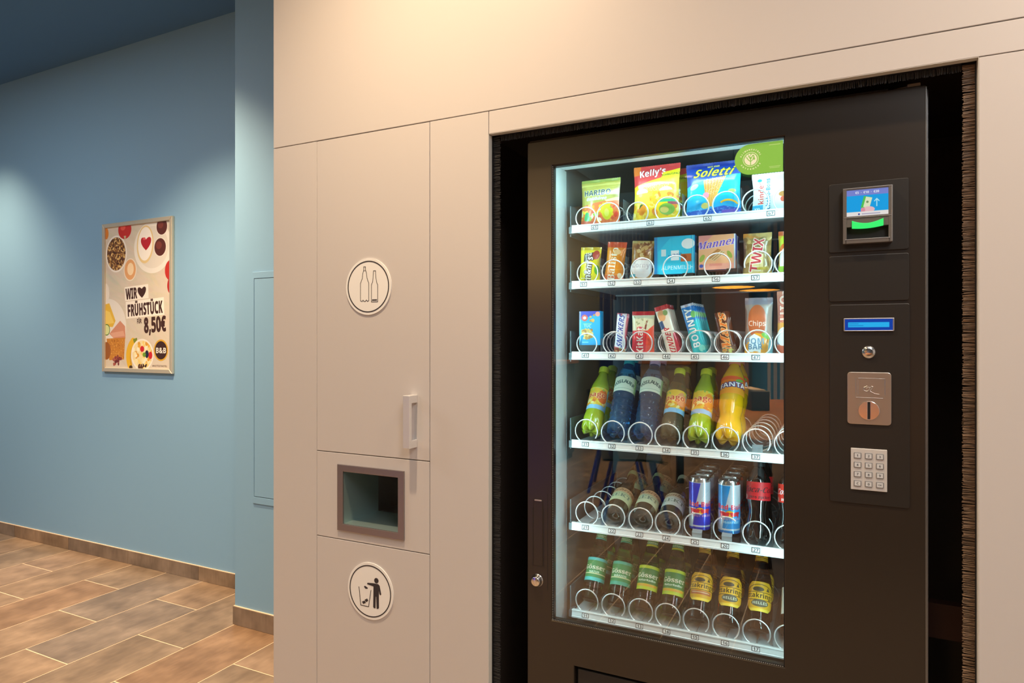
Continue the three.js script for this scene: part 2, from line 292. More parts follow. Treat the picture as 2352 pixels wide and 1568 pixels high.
// ---------------------------------------------------------------- recycling cabinet: bottle door, waste hatch, bin door
const signWhite = std(lin(0.86, 0.86, 0.85), 0.3), signInk = std(lin(0.03, 0.025, 0.03), 0.5);
{
  const X0 = -1.3907, X1 = -0.9917, xm = (X0 + X1) / 2, dx = -xm;
  const o = thing('recycling_cabinet', 'tall beige recycling cabinet with bottle door and waste hatch', 'cabinet', [xm, 0, 0]);
  part(o, 'carcass', join([bx(X0 + dx - 0.002, X0 + dx + 0.015, 0, 1.885, -0.6, -TH - 0.002), bx(X1 + dx - 0.012, X1 + dx + 0.002, 0, 1.885, -0.6, -TH - 0.002), bx(X0 + dx, X1 + dx, 0, 1.885, -0.6, -0.585), bx(X0 + dx + 0.015, X1 + dx - 0.012, 0.96, 0.978, -0.585, -0.03), bx(X0 + dx + 0.015, X1 + dx - 0.012, 0.71, 0.726, -0.585, -0.03)]), laminate);
  const icon = (r, depth) => new THREE.CylinderGeometry(r, r, depth, 64).rotateX(Math.PI / 2);
  const ring = (r0, r1) => { const s = new THREE.Shape(); s.absarc(0, 0, r1, 0, Math.PI * 2); const p = new THREE.Path(); p.absarc(0, 0, r0, 0, Math.PI * 2, true); s.holes.push(p); return extrude(s, 0.0006, 0, 48); };
  const stroke = (pts, w, closed) => { const gs = []; const n = closed ? pts.length : pts.length - 1; for (let i = 0; i < n; i++) { const a = pts[i], b = pts[(i + 1) % pts.length], l = Math.hypot(b[0] - a[0], b[1] - a[1]); gs.push(new THREE.BoxGeometry(l + w * 0.8, w, 0.0006).rotateZ(Math.atan2(b[1] - a[1], b[0] - a[0])).translate((a[0] + b[0]) / 2, (a[1] + b[1]) / 2, 0.0003)); } return join(gs); };
  // upper door
  const door = part(o, 'door', rbx(X0 + dx, X1 + dx, 0.9712, 1.8913, -TH, 0, 0.0012, 1), laminate, 'tall beige door with bottle sign');
  {
    const hx = -1.0415 + dx, y0 = 1.006, y1 = 1.150, alu = phys(lin(0.82, 0.81, 0.82), 0.25, { metalness: 0.45 });
    part(door, 'handle', join([rbx(hx - 0.011, hx + 0.011, y0, y1, 0.026, 0.038, 0.002, 2), rbx(hx - 0.011, hx + 0.011, y0, y0 + 0.022, 0, 0.03, 0.002, 2), rbx(hx - 0.011, hx + 0.011, y1 - 0.022, y1, 0, 0.03, 0.002, 2)]), alu, 'satin silver bar handle');
    const sx = -1.1975 + dx, sy = 1.4518;
    const disc = part(door, 'sign', icon(0.0805, 0.003).translate(sx, sy, 0.0015), signWhite, 'round white sign with two bottle outlines');
    const T = (g) => g.translate(sx, sy, 0.003);
    const b1 = [[-0.0065, 0.055], [0.0, 0.055], [0.0, 0.046], [0.0035, 0.036], [0.0055, 0.022], [0.0115, 0.008], [0.0115, -0.042], [0.007, -0.044], [0.0035, -0.040], [-0.001, -0.044], [-0.0055, -0.044], [-0.0085, -0.040], [-0.0125, -0.044], [-0.018, -0.042], [-0.018, 0.008], [-0.0115, 0.022], [-0.0095, 0.036], [-0.0065, 0.046]].map(([a, b]) => [a - 0.009, b + 0.002]);
    const b2 = [[-0.003, 0.042], [0.004, 0.042], [0.0055, 0.022], [0.0075, 0.010], [0.0115, 0.002], [0.0115, -0.046], [-0.0105, -0.046], [-0.0105, 0.002], [-0.0065, 0.010], [-0.0045, 0.022]].map(([a, b]) => [a + 0.0225, b + 0.002]);
    part(door, 'bottle_pictogram', T(join([ring(0.0705, 0.0735), stroke(b1, 0.0014, true), stroke(b2, 0.0014, true), bx(0.0145, 0.0315, -0.0405, -0.037, 0, 0.0006), stroke([[-0.0155, 0.046], [-0.009, 0.046]], 0.001)])), signInk);
  }
  // waste hatch
  const hatch = (() => { const s = new THREE.Shape(); s.moveTo(X0 + dx, 0.7187); s.lineTo(X1 + dx, 0.7187); s.lineTo(X1 + dx, 0.9690); s.lineTo(X0 + dx, 0.9690); s.closePath(); s.holes.push(rectHole(-1.300 + dx, -1.081 + dx, 0.7545, 0.929)); return s; })();
  const hp = part(o, 'hatch_panel', extrude(hatch, TH, 0.001).translate(0, 0, -TH), laminate, 'beige panel with square waste opening');
  const fx0 = -1.3085 + dx, fx1 = -1.0725 + dx, fy0 = 0.745, fy1 = 0.9375, ix0 = -1.2875 + dx, ix1 = -1.0925 + dx, iy0 = 0.7655, iy1 = 0.9175;
  const fr = (() => { const s = new THREE.Shape(); s.moveTo(fx0, fy0); s.lineTo(fx1, fy0); s.lineTo(fx1, fy1); s.lineTo(fx0, fy1); s.closePath(); s.holes.push(rectHole(ix0, ix1, iy0, iy1)); return s; })();
  part(hp, 'hatch_frame', extrude(fr, 0.006, 0.0018).translate(0, 0, 0.0002), std(lin(0.34, 0.29, 0.29), 0.35, 0.8), 'bronze-grey metal frame');
  part(hp, 'chute', join([bx(ix0 - 0.003, ix0, iy0, iy1, -0.16, 0), bx(ix1, ix1 + 0.003, iy0, iy1, -0.16, 0), bx(ix0, ix1, iy1, iy1 + 0.003, -0.16, 0), bx(ix0, ix1, iy0 - 0.003, iy0, -0.16, 0)]), std(lin(0.45, 0.60, 0.60), 0.38, 0.75), 'steel chute lining');
  // lower door
  const low = part(o, 'bin_door', rbx(X0 + dx, X1 + dx, 0.0, 0.7165, -TH, 0, 0.0012, 1), laminate, 'beige door with litter sign');
  {
    const sx = -1.1905 + dx, sy = 0.5858;
    part(low, 'sign', icon(0.0805, 0.003).translate(sx, sy, 0.0015), signWhite, 'round white sign with a litter pictogram');
    const T = (g) => g.translate(sx, sy, 0.003), P = (pts) => { const s = new THREE.Shape(); pts.forEach((p, i) => (i ? s.lineTo(...p) : s.moveTo(...p))); s.closePath(); return extrude(s, 0.0006); };
    const head = new THREE.Shape(); head.absarc(0.0225, 0.0335, 0.0075, 0, Math.PI * 2);
    part(low, 'litter_pictogram', T(join([ring(0.0705, 0.0735), extrude(head, 0.0006),
      P([[-0.0105, 0.0185], [-0.0085, 0.0225], [0.012, 0.0245], [0.029, 0.0245], [0.034, 0.0205], [0.0395, -0.003], [0.036, -0.0055], [0.0335, -0.003], [0.031, 0.008], [0.0315, -0.042], [0.0285, -0.0455], [0.0235, -0.0455], [0.0222, -0.012], [0.0205, -0.012], [0.0195, -0.0455], [0.0135, -0.0455], [0.0115, -0.042], [0.0125, 0.0155]]),
      stroke([[-0.0395, 0.006], [-0.033, -0.045], [-0.005, -0.045], [0.0035, 0.003]], 0.0018),
      P([[-0.0215, 0.0095], [-0.018, 0.0125], [-0.008, 0.0085], [-0.009, 0.005], [-0.016, 0.0045]]), P([[-0.019, -0.0275], [-0.010, -0.0225], [-0.006, -0.0285], [-0.014, -0.0335]]), P([[-0.0285, -0.0345], [-0.019, -0.030], [-0.015, -0.036], [-0.024, -0.0405]])])), signInk);
  }
}

// ---------------------------------------------------------------- brush strips closing the gap round the machine
{
  const fibre = [std(lin(0.028, 0.028, 0.03), 0.55), std(lin(0.028, 0.028, 0.03), 0.55), std(lin(0.24, 0.155, 0.095), 0.5)];  // last one is black fibre with warm light put into its colour
  const strip = (label, from, to, dir, len, mat) => {
    const o = thing('brush_strip', label, 'brush strip', [(from[0] + to[0]) / 2, Math.min(from[1], to[1]), -0.025]);
    const A = V(...from, 0), B = V(...to, 0), L = A.distanceTo(B), off = o.position, ax = B.clone().sub(A).normalize(), d = V(...dir, 0);
    const c = A.clone().add(B).multiplyScalar(0.5).addScaledVector(d, -0.002).sub(V(off.x, off.y, 0));
    part(o, 'holder', new THREE.BoxGeometry(Math.abs(ax.x) * L + Math.abs(d.x) * 0.008 || 0.004, Math.abs(ax.y) * L + Math.abs(d.y) * 0.008 || 0.004, 0.008).translate(c.x, c.y, 0), blackPlastic);
    const n = Math.round(L / 0.0011), g = new THREE.BoxGeometry(0.0009, len, 0.0009).translate(0, len / 2, 0), im = new THREE.InstancedMesh(g, mat, n), m = new THREE.Matrix4(), q = new THREE.Quaternion(), q2 = new THREE.Quaternion();
    for (let i = 0; i < n; i++) {
      const p = A.clone().addScaledVector(ax, (i + rnd()) / n * L).sub(V(off.x, off.y, 0)); p.z = (rnd() - 0.5) * 0.004;
      q.setFromUnitVectors(V(0, 1, 0), d.clone().addScaledVector(ax, (rnd() - 0.5) * 0.22).add(V(0, 0, (rnd() - 0.5) * 0.16)).normalize());
      m.compose(p, q, V(1, 0.9 + rnd() * 0.14, 1)); im.setMatrixAt(i, m);
      const k = 0.55 + rnd() * 0.9; im.setColorAt(i, lin(k, k, k));
    }
    im.name = 'bristles'; im.userData.kind = 'stuff'; im.castShadow = im.receiveShadow = true; o.add(im);
  };
  strip('black brush strip on the opening side next to the recycling cabinet', [-0.8095, 0.02], [-0.8095, 1.83], [1, 0], 0.022, fibre[0]);
  strip('black brush strip hanging under the lintel over the machine', [-0.785, 1.833], [0.215, 1.833], [0, -1], 0.0155, fibre[1]);
  strip('brush strip coloured as warm lit, on the opening side next to the keypad column', [0.239, 0.02], [0.239, 1.83], [-1, 0], 0.022, fibre[2]);
}

// ---------------------------------------------------------------- vending machine
const MZ = -0.05;                       // front face of its door
const VX = -0.281, VZ = -0.45;          // base of the machine
const vm = thing('vending_machine', 'tall black glass-fronted snack and drink vending machine built into the panels', 'vending machine', [VX, 0, VZ]);
const inVM = (g) => g.translate(-VX, 0, -VZ);
const vpart = (parent, name, geo, mat, label) => part(parent, name, inVM(geo), mat, label);
const GX0 = -0.652, GX1 = -0.1030, GY0 = 0.585, GY1 = 1.745;
const DX0 = -0.722, DX1 = 0.1605, DY0 = 0.09, DY1 = 1.8125;
// cabinet shell behind the door
vpart(vm, 'cabinet', join([
  rbx(-0.728, -0.668, 0.06, 1.815, -0.84, -0.074, 0.003, 1), rbx(-0.03, 0.1655, 0.06, 1.815, -0.84, -0.074, 0.003, 1),
  bx(-0.668, -0.03, 1.786, 1.815, -0.84, -0.074), bx(-0.668, -0.03, 0.06, 0.50, -0.84, -0.074), bx(-0.668, -0.03, 0.50, 1.786, -0.84, -0.60),
  bx(-0.70, -0.64, 0, 0.06, -0.8, -0.74), bx(0.08, 0.14, 0, 0.06, -0.8, -0.74), bx(-0.70, -0.64, 0, 0.06, -0.2, -0.14), bx(0.08, 0.14, 0, 0.06, -0.2, -0.14)]), blackSatin);
const linerDark = std(lin(0.10, 0.112, 0.118), 0.5);
vpart(vm, 'interior_lining', join([bx(-0.668, -0.664, 0.50, 1.786, -0.60, -0.183), bx(-0.034, -0.03, 0.50, 1.786, -0.60, -0.17), bx(-0.664, -0.034, 0.50, 1.786, -0.600, -0.597), bx(-0.664, -0.034, 1.782, 1.786, -0.597, -0.076), bx(-0.664, -0.034, 0.50, 0.504, -0.597, -0.076)]), linerDark, 'dark inner lining');
{ // door leaf with window and flap openings
  const s = roundedShape(DX1 - DX0, DY1 - DY0, 0.006), ox = (DX0 + DX1) / 2, oy = (DY0 + DY1) / 2;
  s.holes.push(rectHole(GX0 - ox, GX1 - ox, GY0 - oy, GY1 - oy), rectHole(-0.592 - ox, -0.13 - ox, 0.22 - oy, 0.481 - oy));
  const door = vpart(vm, 'door', extrude(s, 0.022, 0.0025).translate(ox, oy, MZ - 0.022), blackMetal, 'black satin metal door frame');
  const edge = std(lin(0.30, 0.30, 0.30), 0.3, 0.8);
  vpart(door, 'edge_trim', join([rbx(DX1 - 0.0012, DX1 + 0.0010, DY0 + 0.01, DY1 - 0.004, MZ - 0.02, MZ - 0.0005, 0.0005, 1)]), edge, 'thin bright door edge');
  vpart(door, 'inner_edge_trim', rbx(0.1640, 0.1662, 0.08, 1.81, MZ - 0.034, MZ - 0.024, 0.0005, 1), edge);
  vpart(door, 'hinge', join([rbx(0.128, 0.152, DY1, DY1 + 0.009, MZ - 0.03, MZ - 0.008, 0.002, 1), bar([0.075, DY1 + 0.001, MZ - 0.02], [0.13, DY1 + 0.006, MZ - 0.02], 0.0022)]), std(lin(0.5, 0.42, 0.3), 0.4, 0.6), 'brass coloured hinge');
  vpart(door, 'top_rail', rbx(DX0 + 0.004, 0.095, DY1 - 0.001, DY1 + 0.0045, MZ - 0.02, MZ - 0.006, 0.001, 1), blackMetal);
  // handle latch recess and lock
  const lx0 = -0.7065, lx1 = -0.6745;
  vpart(door, 'latch_seam', join([bx(lx0, lx0 + 0.0012, 0.715, 0.866, MZ - 0.001, MZ + 0.0004), bx(lx1 - 0.0012, lx1, 0.715, 0.866, MZ - 0.001, MZ + 0.0004), bx(-0.7035, -0.7025, 0.866, 0.889, MZ - 0.001, MZ + 0.0004), bx(-0.6785, -0.6775, 0.866, 0.889, MZ - 0.001, MZ + 0.0004), bx(-0.6650, -0.6640, 0.66, 0.905, MZ - 0.001, MZ + 0.0004)]), blackPlastic);
  const latch = vpart(door, 'latch', rbx(lx0 + 0.003, lx1 - 0.003, 0.718, 0.887, MZ - 0.002, MZ + 0.0016, 0.0012, 1), blackMetal, 'flush pull latch');
  vpart(door, 'latch_lip', rbx(-0.7005, -0.6805, 0.885, 0.8885, MZ, MZ + 0.003, 0.0008, 1), steel);
  vpart(door, 'door_lock', join([lathe([[0, 0.014], [0.0105, 0.014], [0.0125, 0.011], [0.0135, 0.003], [0.0165, 0.001], [0.0165, 0]], 28).rotateX(Math.PI / 2).translate(-0.6937, 0.680, MZ), bx(-0.6945, -0.6929, 0.675, 0.685, MZ + 0.0138, MZ + 0.0146)]), chrome, 'round chrome lock');
  // beaded glazing seal along the lower and latch-side window edge
  const bead = new THREE.OctahedronGeometry(0.0013), beads = [];
  for (let y = GY0; y < GY1; y += 0.0044) beads.push(bead.clone().translate(GX0 + 0.0012, y, MZ - 0.001));
  for (let x = GX0; x < GX1; x += 0.0044) beads.push(bead.clone().translate(x, GY0 + 0.0012, MZ - 0.001));
  vpart(door, 'glazing_beads', join(beads), std(lin(0.3, 0.3, 0.29), 0.4)).userData.kind = 'stuff';
  vpart(door, 'glazing_seal', join([bx(GX0, GX0 + 0.003, GY0, GY1, MZ - 0.018, MZ - 0.0025), bx(GX0, GX1, GY0, GY0 + 0.003, MZ - 0.018, MZ - 0.0025), bx(GX0, GX1, GY1 - 0.003, GY1, MZ - 0.018, MZ - 0.0025), bx(GX1 - 0.0015, GX1, GY0, GY1, MZ - 0.018, MZ - 0.0025)]), blackPlastic);
  // white plastic reveal inside the door round the window
  vpart(door, 'window_reveal', join([bx(-0.6678, -0.6655, GY0 - 0.075, GY1 + 0.016, -0.182, -0.0745), bx(GX1 + 0.010, GX1 + 0.013, GY0 - 0.075, GY1 + 0.016, -0.150, -0.0745), bx(-0.6655, GX1 + 0.010, GY1 + 0.016, GY1 + 0.019, -0.166, -0.0745), bx(-0.6655, GX1 + 0.010, GY0 - 0.013, GY0 - 0.004, -0.080, -0.0745)]), whitePlastic, 'white plastic window reveal');
  // delivery flap
  const flap = vpart(vm, 'delivery_flap', rbx(-0.588, -0.134, 0.224, 0.472, MZ - 0.022, MZ - 0.010, 0.004, 2), blackSatin, 'black delivery flap');
  vpart(flap, 'flap_grip', rbx(-0.45, -0.27, 0.245, 0.262, MZ - 0.011, MZ - 0.005, 0.002, 1), blackPlastic);
}
// double glazing
const glass = phys(lin(1, 1, 1), 0.0, { transmission: 1, thickness: 0, ior: 1.52 });
vpart(vm, 'outer_glass_pane', bx(GX0 + 0.0005, GX1 - 0.0005, GY0 + 0.0005, GY1 - 0.0005, MZ - 0.0065, MZ - 0.003), glass, 'clear outer glass pane');
vpart(vm, 'inner_glass_pane', bx(GX0 + 0.003, GX1 - 0.0015, GY0 + 0.003, GY1 - 0.003, MZ - 0.0175, MZ - 0.0145), glass, 'clear inner glass pane');
{ // light strips inside the door, behind its frame
  const led = std(0x000000, 0.5, 0, { emissive: COOL, emissiveIntensity: 3 });
  const strip = (name, geo, w, h, pos, at, L) => {
    vpart(vm, name, geo, led);
    const l = new THREE.RectAreaLight(COOL, L, w, h); l.position.set(pos[0] - VX, pos[1], pos[2] - VZ); vm.add(l); vm.updateMatrixWorld(true); l.lookAt(V(...at));
  };
  strip('led_strip', bx(GX1 + 0.0075, GX1 + 0.0098, 0.60, 1.74, -0.094, -0.078), 0.014, 1.12, [GX1 + 0.0065, 1.168, -0.086], [GX1 - 0.4, 1.168, -0.34], LED_RIGHT);
  strip('led_strip', bx(-0.63, -0.12, GY1 + 0.0115, GY1 + 0.0155, -0.094, -0.078), 0.5, 0.014, [-0.375, GY1 + 0.0105, -0.086], [-0.375, GY1 - 0.5, -0.30], LED_TOP);
  strip('led_strip', bx(-0.6652, -0.6632, 0.60, 1.74, -0.0782, -0.0728), 0.006, 1.12, [-0.6625, 1.168, -0.0765], [-0.6625 + 0.35, 1.168, -0.44], LED_LEFT);
}
// payment column
{
  const moduleMat = phys(lin(0.017, 0.0145, 0.0125), 0.36, { clearcoat: 0.2, clearcoatRoughness: 0.3 });
  const plate = (x0, x1, y0, y1) => { const w = x1 - x0, h = y1 - y0; return extrude(roundedShape(w, h, 0.005), 0.003, 0.0011).translate((x0 + x1) / 2, (y0 + y1) / 2, MZ - 0.0005); };
  const m1 = vpart(vm, 'note_module', plate(-0.0155, 0.1302, 1.484, 1.6285), moduleMat, 'black plate with banknote reader');
  const m2 = vpart(vm, 'blank_module', plate(-0.0150, 0.1306, 1.3805, 1.4765), moduleMat, 'blank black plate');
  const m3 = vpart(vm, 'payment_module', plate(-0.0140, 0.1318, 0.9590, 1.3740), moduleMat, 'black plate with display, coin slot and keypad');
  // banknote reader
  const Z = MZ + 0.0025, bez = std(lin(0.17, 0.155, 0.145), 0.35, 0.4);
  vpart(m1, 'note_reader_bezel', join([rbx(0.011, 0.0180, 1.499, 1.6135, Z, Z + 0.016, 0.001, 1), rbx(0.0935, 0.1005, 1.499, 1.6135, Z, Z + 0.016, 0.001, 1), bx(0.0178, 0.0937, 1.6098, 1.6128, Z, Z + 0.0155), bx(0.0178, 0.0937, 1.5335, 1.5555, Z, Z + 0.0150), rbx(0.0150, 0.0965, 1.499, 1.5085, Z, Z + 0.016, 0.001, 1)]), bez, 'grey banknote reader bezel');
  vpart(m1, 'bezel_edge', join([rbx(0.0988, 0.1008, 1.500, 1.613, Z + 0.003, Z + 0.0166, 0.0006, 1), rbx(0.011, 0.1008, 1.6120, 1.6138, Z + 0.003, Z + 0.0166, 0.0006, 1), rbx(0.0125, 0.0985, 1.5520, 1.5532, Z + 0.013, Z + 0.0168, 0.0004, 1), rbx(0.0150, 0.0965, 1.5065, 1.5085, Z + 0.013, Z + 0.0168, 0.0004, 1)]), steel);
  vpart(m1, 'note_slot', bx(0.0150, 0.0965, 1.5075, 1.5345, Z + 0.0005, Z + 0.002), std(lin(0.004, 0.004, 0.004), 0.6));
  const scr = print(300, 210, (c, w, h) => {
    fill(c, '#1ea8ee', 0, 0, w, h); fill(c, '#7f8bd8', 0, 0, w, 46); fill(c, '#f1ece8', 0, h - 36, w, 36);
    say(c, '€5  ·  €10  ·  €20', w / 2, 24, 24, '#eef2ff'); c.save(); c.translate(150, 108); c.rotate(0.25); fill(c, '#58c95a', -36, -48, 56, 92); fill(c, '#e8f0c8', -20, -46, 46, 82); dot(c, '#7d9a6a', 0, -8, 9); c.restore();
    dot(c, '#f2c3c8', 160, 160, 44, 24); dot(c, '#e79aa8', 120, 162, 16, 20); fill(c, '#1ea8ee', 96, 175, 120, 3); fill(c, '#f1ece8', 0, h - 36, w, 36);
    c.strokeStyle = '#bdf0ff'; c.lineWidth = 7; c.beginPath(); c.moveTo(218, 140); c.lineTo(218, 82); c.moveTo(200, 100); c.lineTo(218, 80); c.lineTo(236, 100); c.stroke(); dot(c, '#4b4f9a', 92, h - 17, 7); fill(c, '#b9b3c9', 112, h - 22, 130, 9);
  });
  vpart(m1, 'screen', mapTo(new THREE.PlaneGeometry(0.076, 0.0543), scr).translate(0.0555, 1.58265, Z + 0.011), std(0x000000, 0.2, 0, { emissive: 0xffffff, emissiveMap: sheetTexture, emissiveIntensity: 0.85 }), 'lit colour screen');
  const chev = new THREE.Shape(); chev.moveTo(0.0275, 1.5460); chev.quadraticCurveTo(0.042, 1.5395, 0.0555, 1.5395); chev.quadraticCurveTo(0.068, 1.5400, 0.0845, 1.5475); chev.lineTo(0.0845, 1.5325); chev.quadraticCurveTo(0.056, 1.5262, 0.0275, 1.5300); chev.closePath();
  vpart(m1, 'note_guide_light', extrude(chev, 0.004, 0.0008).translate(0, 0, Z + 0.0145), std(lin(0.01, 0.2, 0.05), 0.4, 0, { emissive: lin(0.02, 0.72, 0.13), emissiveIntensity: 1 }), 'glowing green note guide');
  // display
  vpart(m3, 'display_frame', (() => { const f = roundedShape(0.0925, 0.027, 0.002); f.holes.push(rectHole(-0.0435, 0.0435, -0.0115, 0.0115)); return extrude(f, 0.004, 0.0008).translate(0.0583, 1.3315, Z); })(), steel, 'thin steel display frame');
  const lcd = print(300, 84, (c, w, h) => { fill(c, '#0a3fa8', 0, 0, w, h); fill(c, '#25b4f2', 22, 24, 256, 36); fill(c, '#1b8fd6', 28, 32, 60, 6); fill(c, '#1b8fd6', 28, 45, 90, 6); });
  vpart(m3, 'display', mapTo(new THREE.PlaneGeometry(0.0872, 0.0232), lcd).translate(0.0583, 1.3315, Z + 0.0012), std(0x000000, 0.25, 0, { emissive: 0xffffff, emissiveMap: sheetTexture, emissiveIntensity: 0.9 }), 'lit blue text display');
  vpart(m3, 'return_button', lathe([[0, 0.006], [0.0075, 0.006], [0.0088, 0.0045], [0.0105, 0.004], [0.0128, 0.0025], [0.0132, 0]], 32).rotateX(Math.PI / 2).translate(0.0588, 1.2745, Z), chrome, 'round chrome button');
  const pl = (() => { const f = roundedShape(0.0804, 0.1085, 0.008); return extrude(f, 0.003, 0.0012).translate(0.0592, 1.179, Z); })();
  vpart(m3, 'coin_plate', pl, std(lin(0.55, 0.49, 0.43), 0.3, 0.85), 'brushed metal coin plate');
  const Zc = Z + 0.003;
  vpart(m3, 'coin_slot', (() => { const f = new THREE.Shape(); f.absarc(0, 0, 0.0196, 0, Math.PI * 2); f.holes.push(rectHole(-0.0022, 0.0022, -0.0175, 0.0175)); return extrude(f, 0.0025, 0.0007, 40).translate(0.0588, 1.154, Zc - 0.001); })(), chrome, 'round slotted coin disc');
  vpart(m3, 'coin_slit', bx(0.0566, 0.0610, 1.1365, 1.1715, Zc - 0.0006, Zc + 0.0001), blackPlastic);
  const line = (pts, w = 0.0007) => join(pts.slice(1).map((b, i) => { const a = pts[i]; return bar([a[0], a[1], Zc], [b[0], b[1], Zc], w, 6); }));
  vpart(m3, 'coin_symbol', join([line([[0.035, 1.2205], [0.035, 1.1805], [0.084, 1.1800]]), line([[0.039, 1.2165], [0.039, 1.1855]]), line([[0.039, 1.2205], [0.088, 1.2200], [0.088, 1.186]]), line([[0.056, 1.2045], [0.050, 1.2015], [0.0495, 1.196], [0.054, 1.1935], [0.060, 1.196]]), line([[0.058, 1.195], [0.064, 1.2045], [0.0665, 1.203], [0.061, 1.194], [0.070, 1.189], [0.078, 1.188]]), line([[0.055, 1.200], [0.058, 1.2025], [0.061, 1.2005]])]), steel, 'embossed coin hand symbol');
  // keypad
  const kp = vpart(vm, 'keypad', rbx(0.0257, 0.0921, 0.9884, 1.0748, MZ + 0.002, MZ + 0.0055, 0.0012, 1), std(lin(0.72, 0.72, 0.72), 0.35, 0.35), 'light metal keypad plate');
  const keys = ['1', '2', '3', '4', '5', '6', '7', '8', '9', 'C', '0', 'OK'];
  const keyPrints = keys.map((k) => print(64, 60, (c, w, h) => { fill(c, '#c9ccd0', 0, 0, w, h); say(c, k, w / 2, h / 2 + 2, k.length > 1 ? 26 : 40, '#3c4048'); }));
  const kz = MZ + 0.0055;
  keys.forEach((k, i) => {
    const kx = 0.0382 + (i % 3) * 0.0203, ky = 1.0600 - Math.floor(i / 3) * 0.0193, w = 0.0135, h = 0.0122;
    vpart(kp, 'key', rbx(kx - w / 2, kx + w / 2, ky - h / 2, ky + h / 2, kz - 0.001, kz + 0.0018, 0.0008, 1), std(lin(0.22, 0.23, 0.25), 0.4, 0.3));
    vpart(kp, 'key_face', mapTo(new THREE.PlaneGeometry(w - 0.0028, h - 0.0028), keyPrints[i]).translate(kx, ky, kz + 0.002), PAPER);
  });
}
// green round-ended sticker on the glass
{
  const o = thing('glass_sticker', 'green round-ended sticker with a white tree emblem on the glass', 'sticker', [-0.1565, 1.703, MZ - 0.0028]);
  const r = print(420, 290, (c, w, h) => {
    fill(c, '#84cc52', 0, 0, w, h); c.strokeStyle = '#f2faea'; c.lineWidth = 4; c.beginPath(); c.arc(142, 145, 66, 0, 7); c.stroke(); dot(c, '#eef7e4', 142, 145, 55);
    c.strokeStyle = '#84cc52'; c.lineWidth = 7; c.beginPath(); c.moveTo(142, 198); c.lineTo(142, 120); for (const a of [-1, 1]) { c.moveTo(142, 165); c.quadraticCurveTo(142 + a * 22, 150, 142 + a * 34, 126); c.moveTo(142, 145); c.quadraticCurveTo(142 + a * 12, 125, 142 + a * 16, 108); } c.stroke();
    for (let i = 0; i < 26; i++) { const a = rnd() * 3.6 - 3.4 + 0.2, q = 18 + rnd() * 30; dot(c, '#84cc52', 142 + Math.cos(a) * q, 138 + Math.sin(a) * q, 5, 3, a); }
    const arc = (text, rad, from, span, flip) => { [...text].forEach((ch, i) => { const a = from + span * (i / (text.length - 1)); c.save(); c.translate(142 + Math.cos(a) * rad, 145 + Math.sin(a) * rad); c.rotate(a + (flip ? -Math.PI / 2 : Math.PI / 2)); say(c, ch, 0, 0, 19, '#f2faea'); c.restore(); }); };
    arc('KLIMANEUTRAL', 92, -2.75, 2.35, false); arc('UNTERWEGS', 92, 2.6, -2.05, true);
    fill(c, '#b6e296', 300, 28, 96, 6); fill(c, '#b6e296', 300, 230, 96, 5); fill(c, '#b6e296', 306, 242, 84, 5);
  });
  const s = new THREE.Shape(); s.moveTo(0.0505, -0.034); s.lineTo(0.0505, 0.034); s.lineTo(-0.0165, 0.034); s.absarc(-0.0165, 0, 0.034, Math.PI / 2, Math.PI * 1.5, false); s.closePath();
  const g = extrude(s, 0.0006, 0, 24), p = g.attributes.position; for (let i = 0; i < p.count; i++) g.attributes.uv.setXY(i, (p.getX(i) + 0.0505) / 0.101, (p.getY(i) + 0.034) / 0.068);
  part(o, 'film', mapTo(g, r), PAPER);
}

// ---------------------------------------------------------------- shelves, tags, coils
const ZS = -0.15, ZB = -0.575;
const SHELF_TOP = { 6: 1.6065, 5: 1.4575, 4: 1.2690, 3: 1.0340, 2: 0.8140, 1: 0.5805 };
const COL = [0, -0.598, -0.525, -0.452, -0.383, -0.313, -0.242, -0.172, -0.101];
const railMat = phys(lin(0.80, 0.82, 0.82), 0.28, { clearcoat: 0.6, clearcoatRoughness: 0.12 });
const dividerMat = phys(lin(0.75, 0.8, 0.82), 0.08, { transmission: 0.92, thickness: 0, ior: 1.35 });
const coilGeo = {};
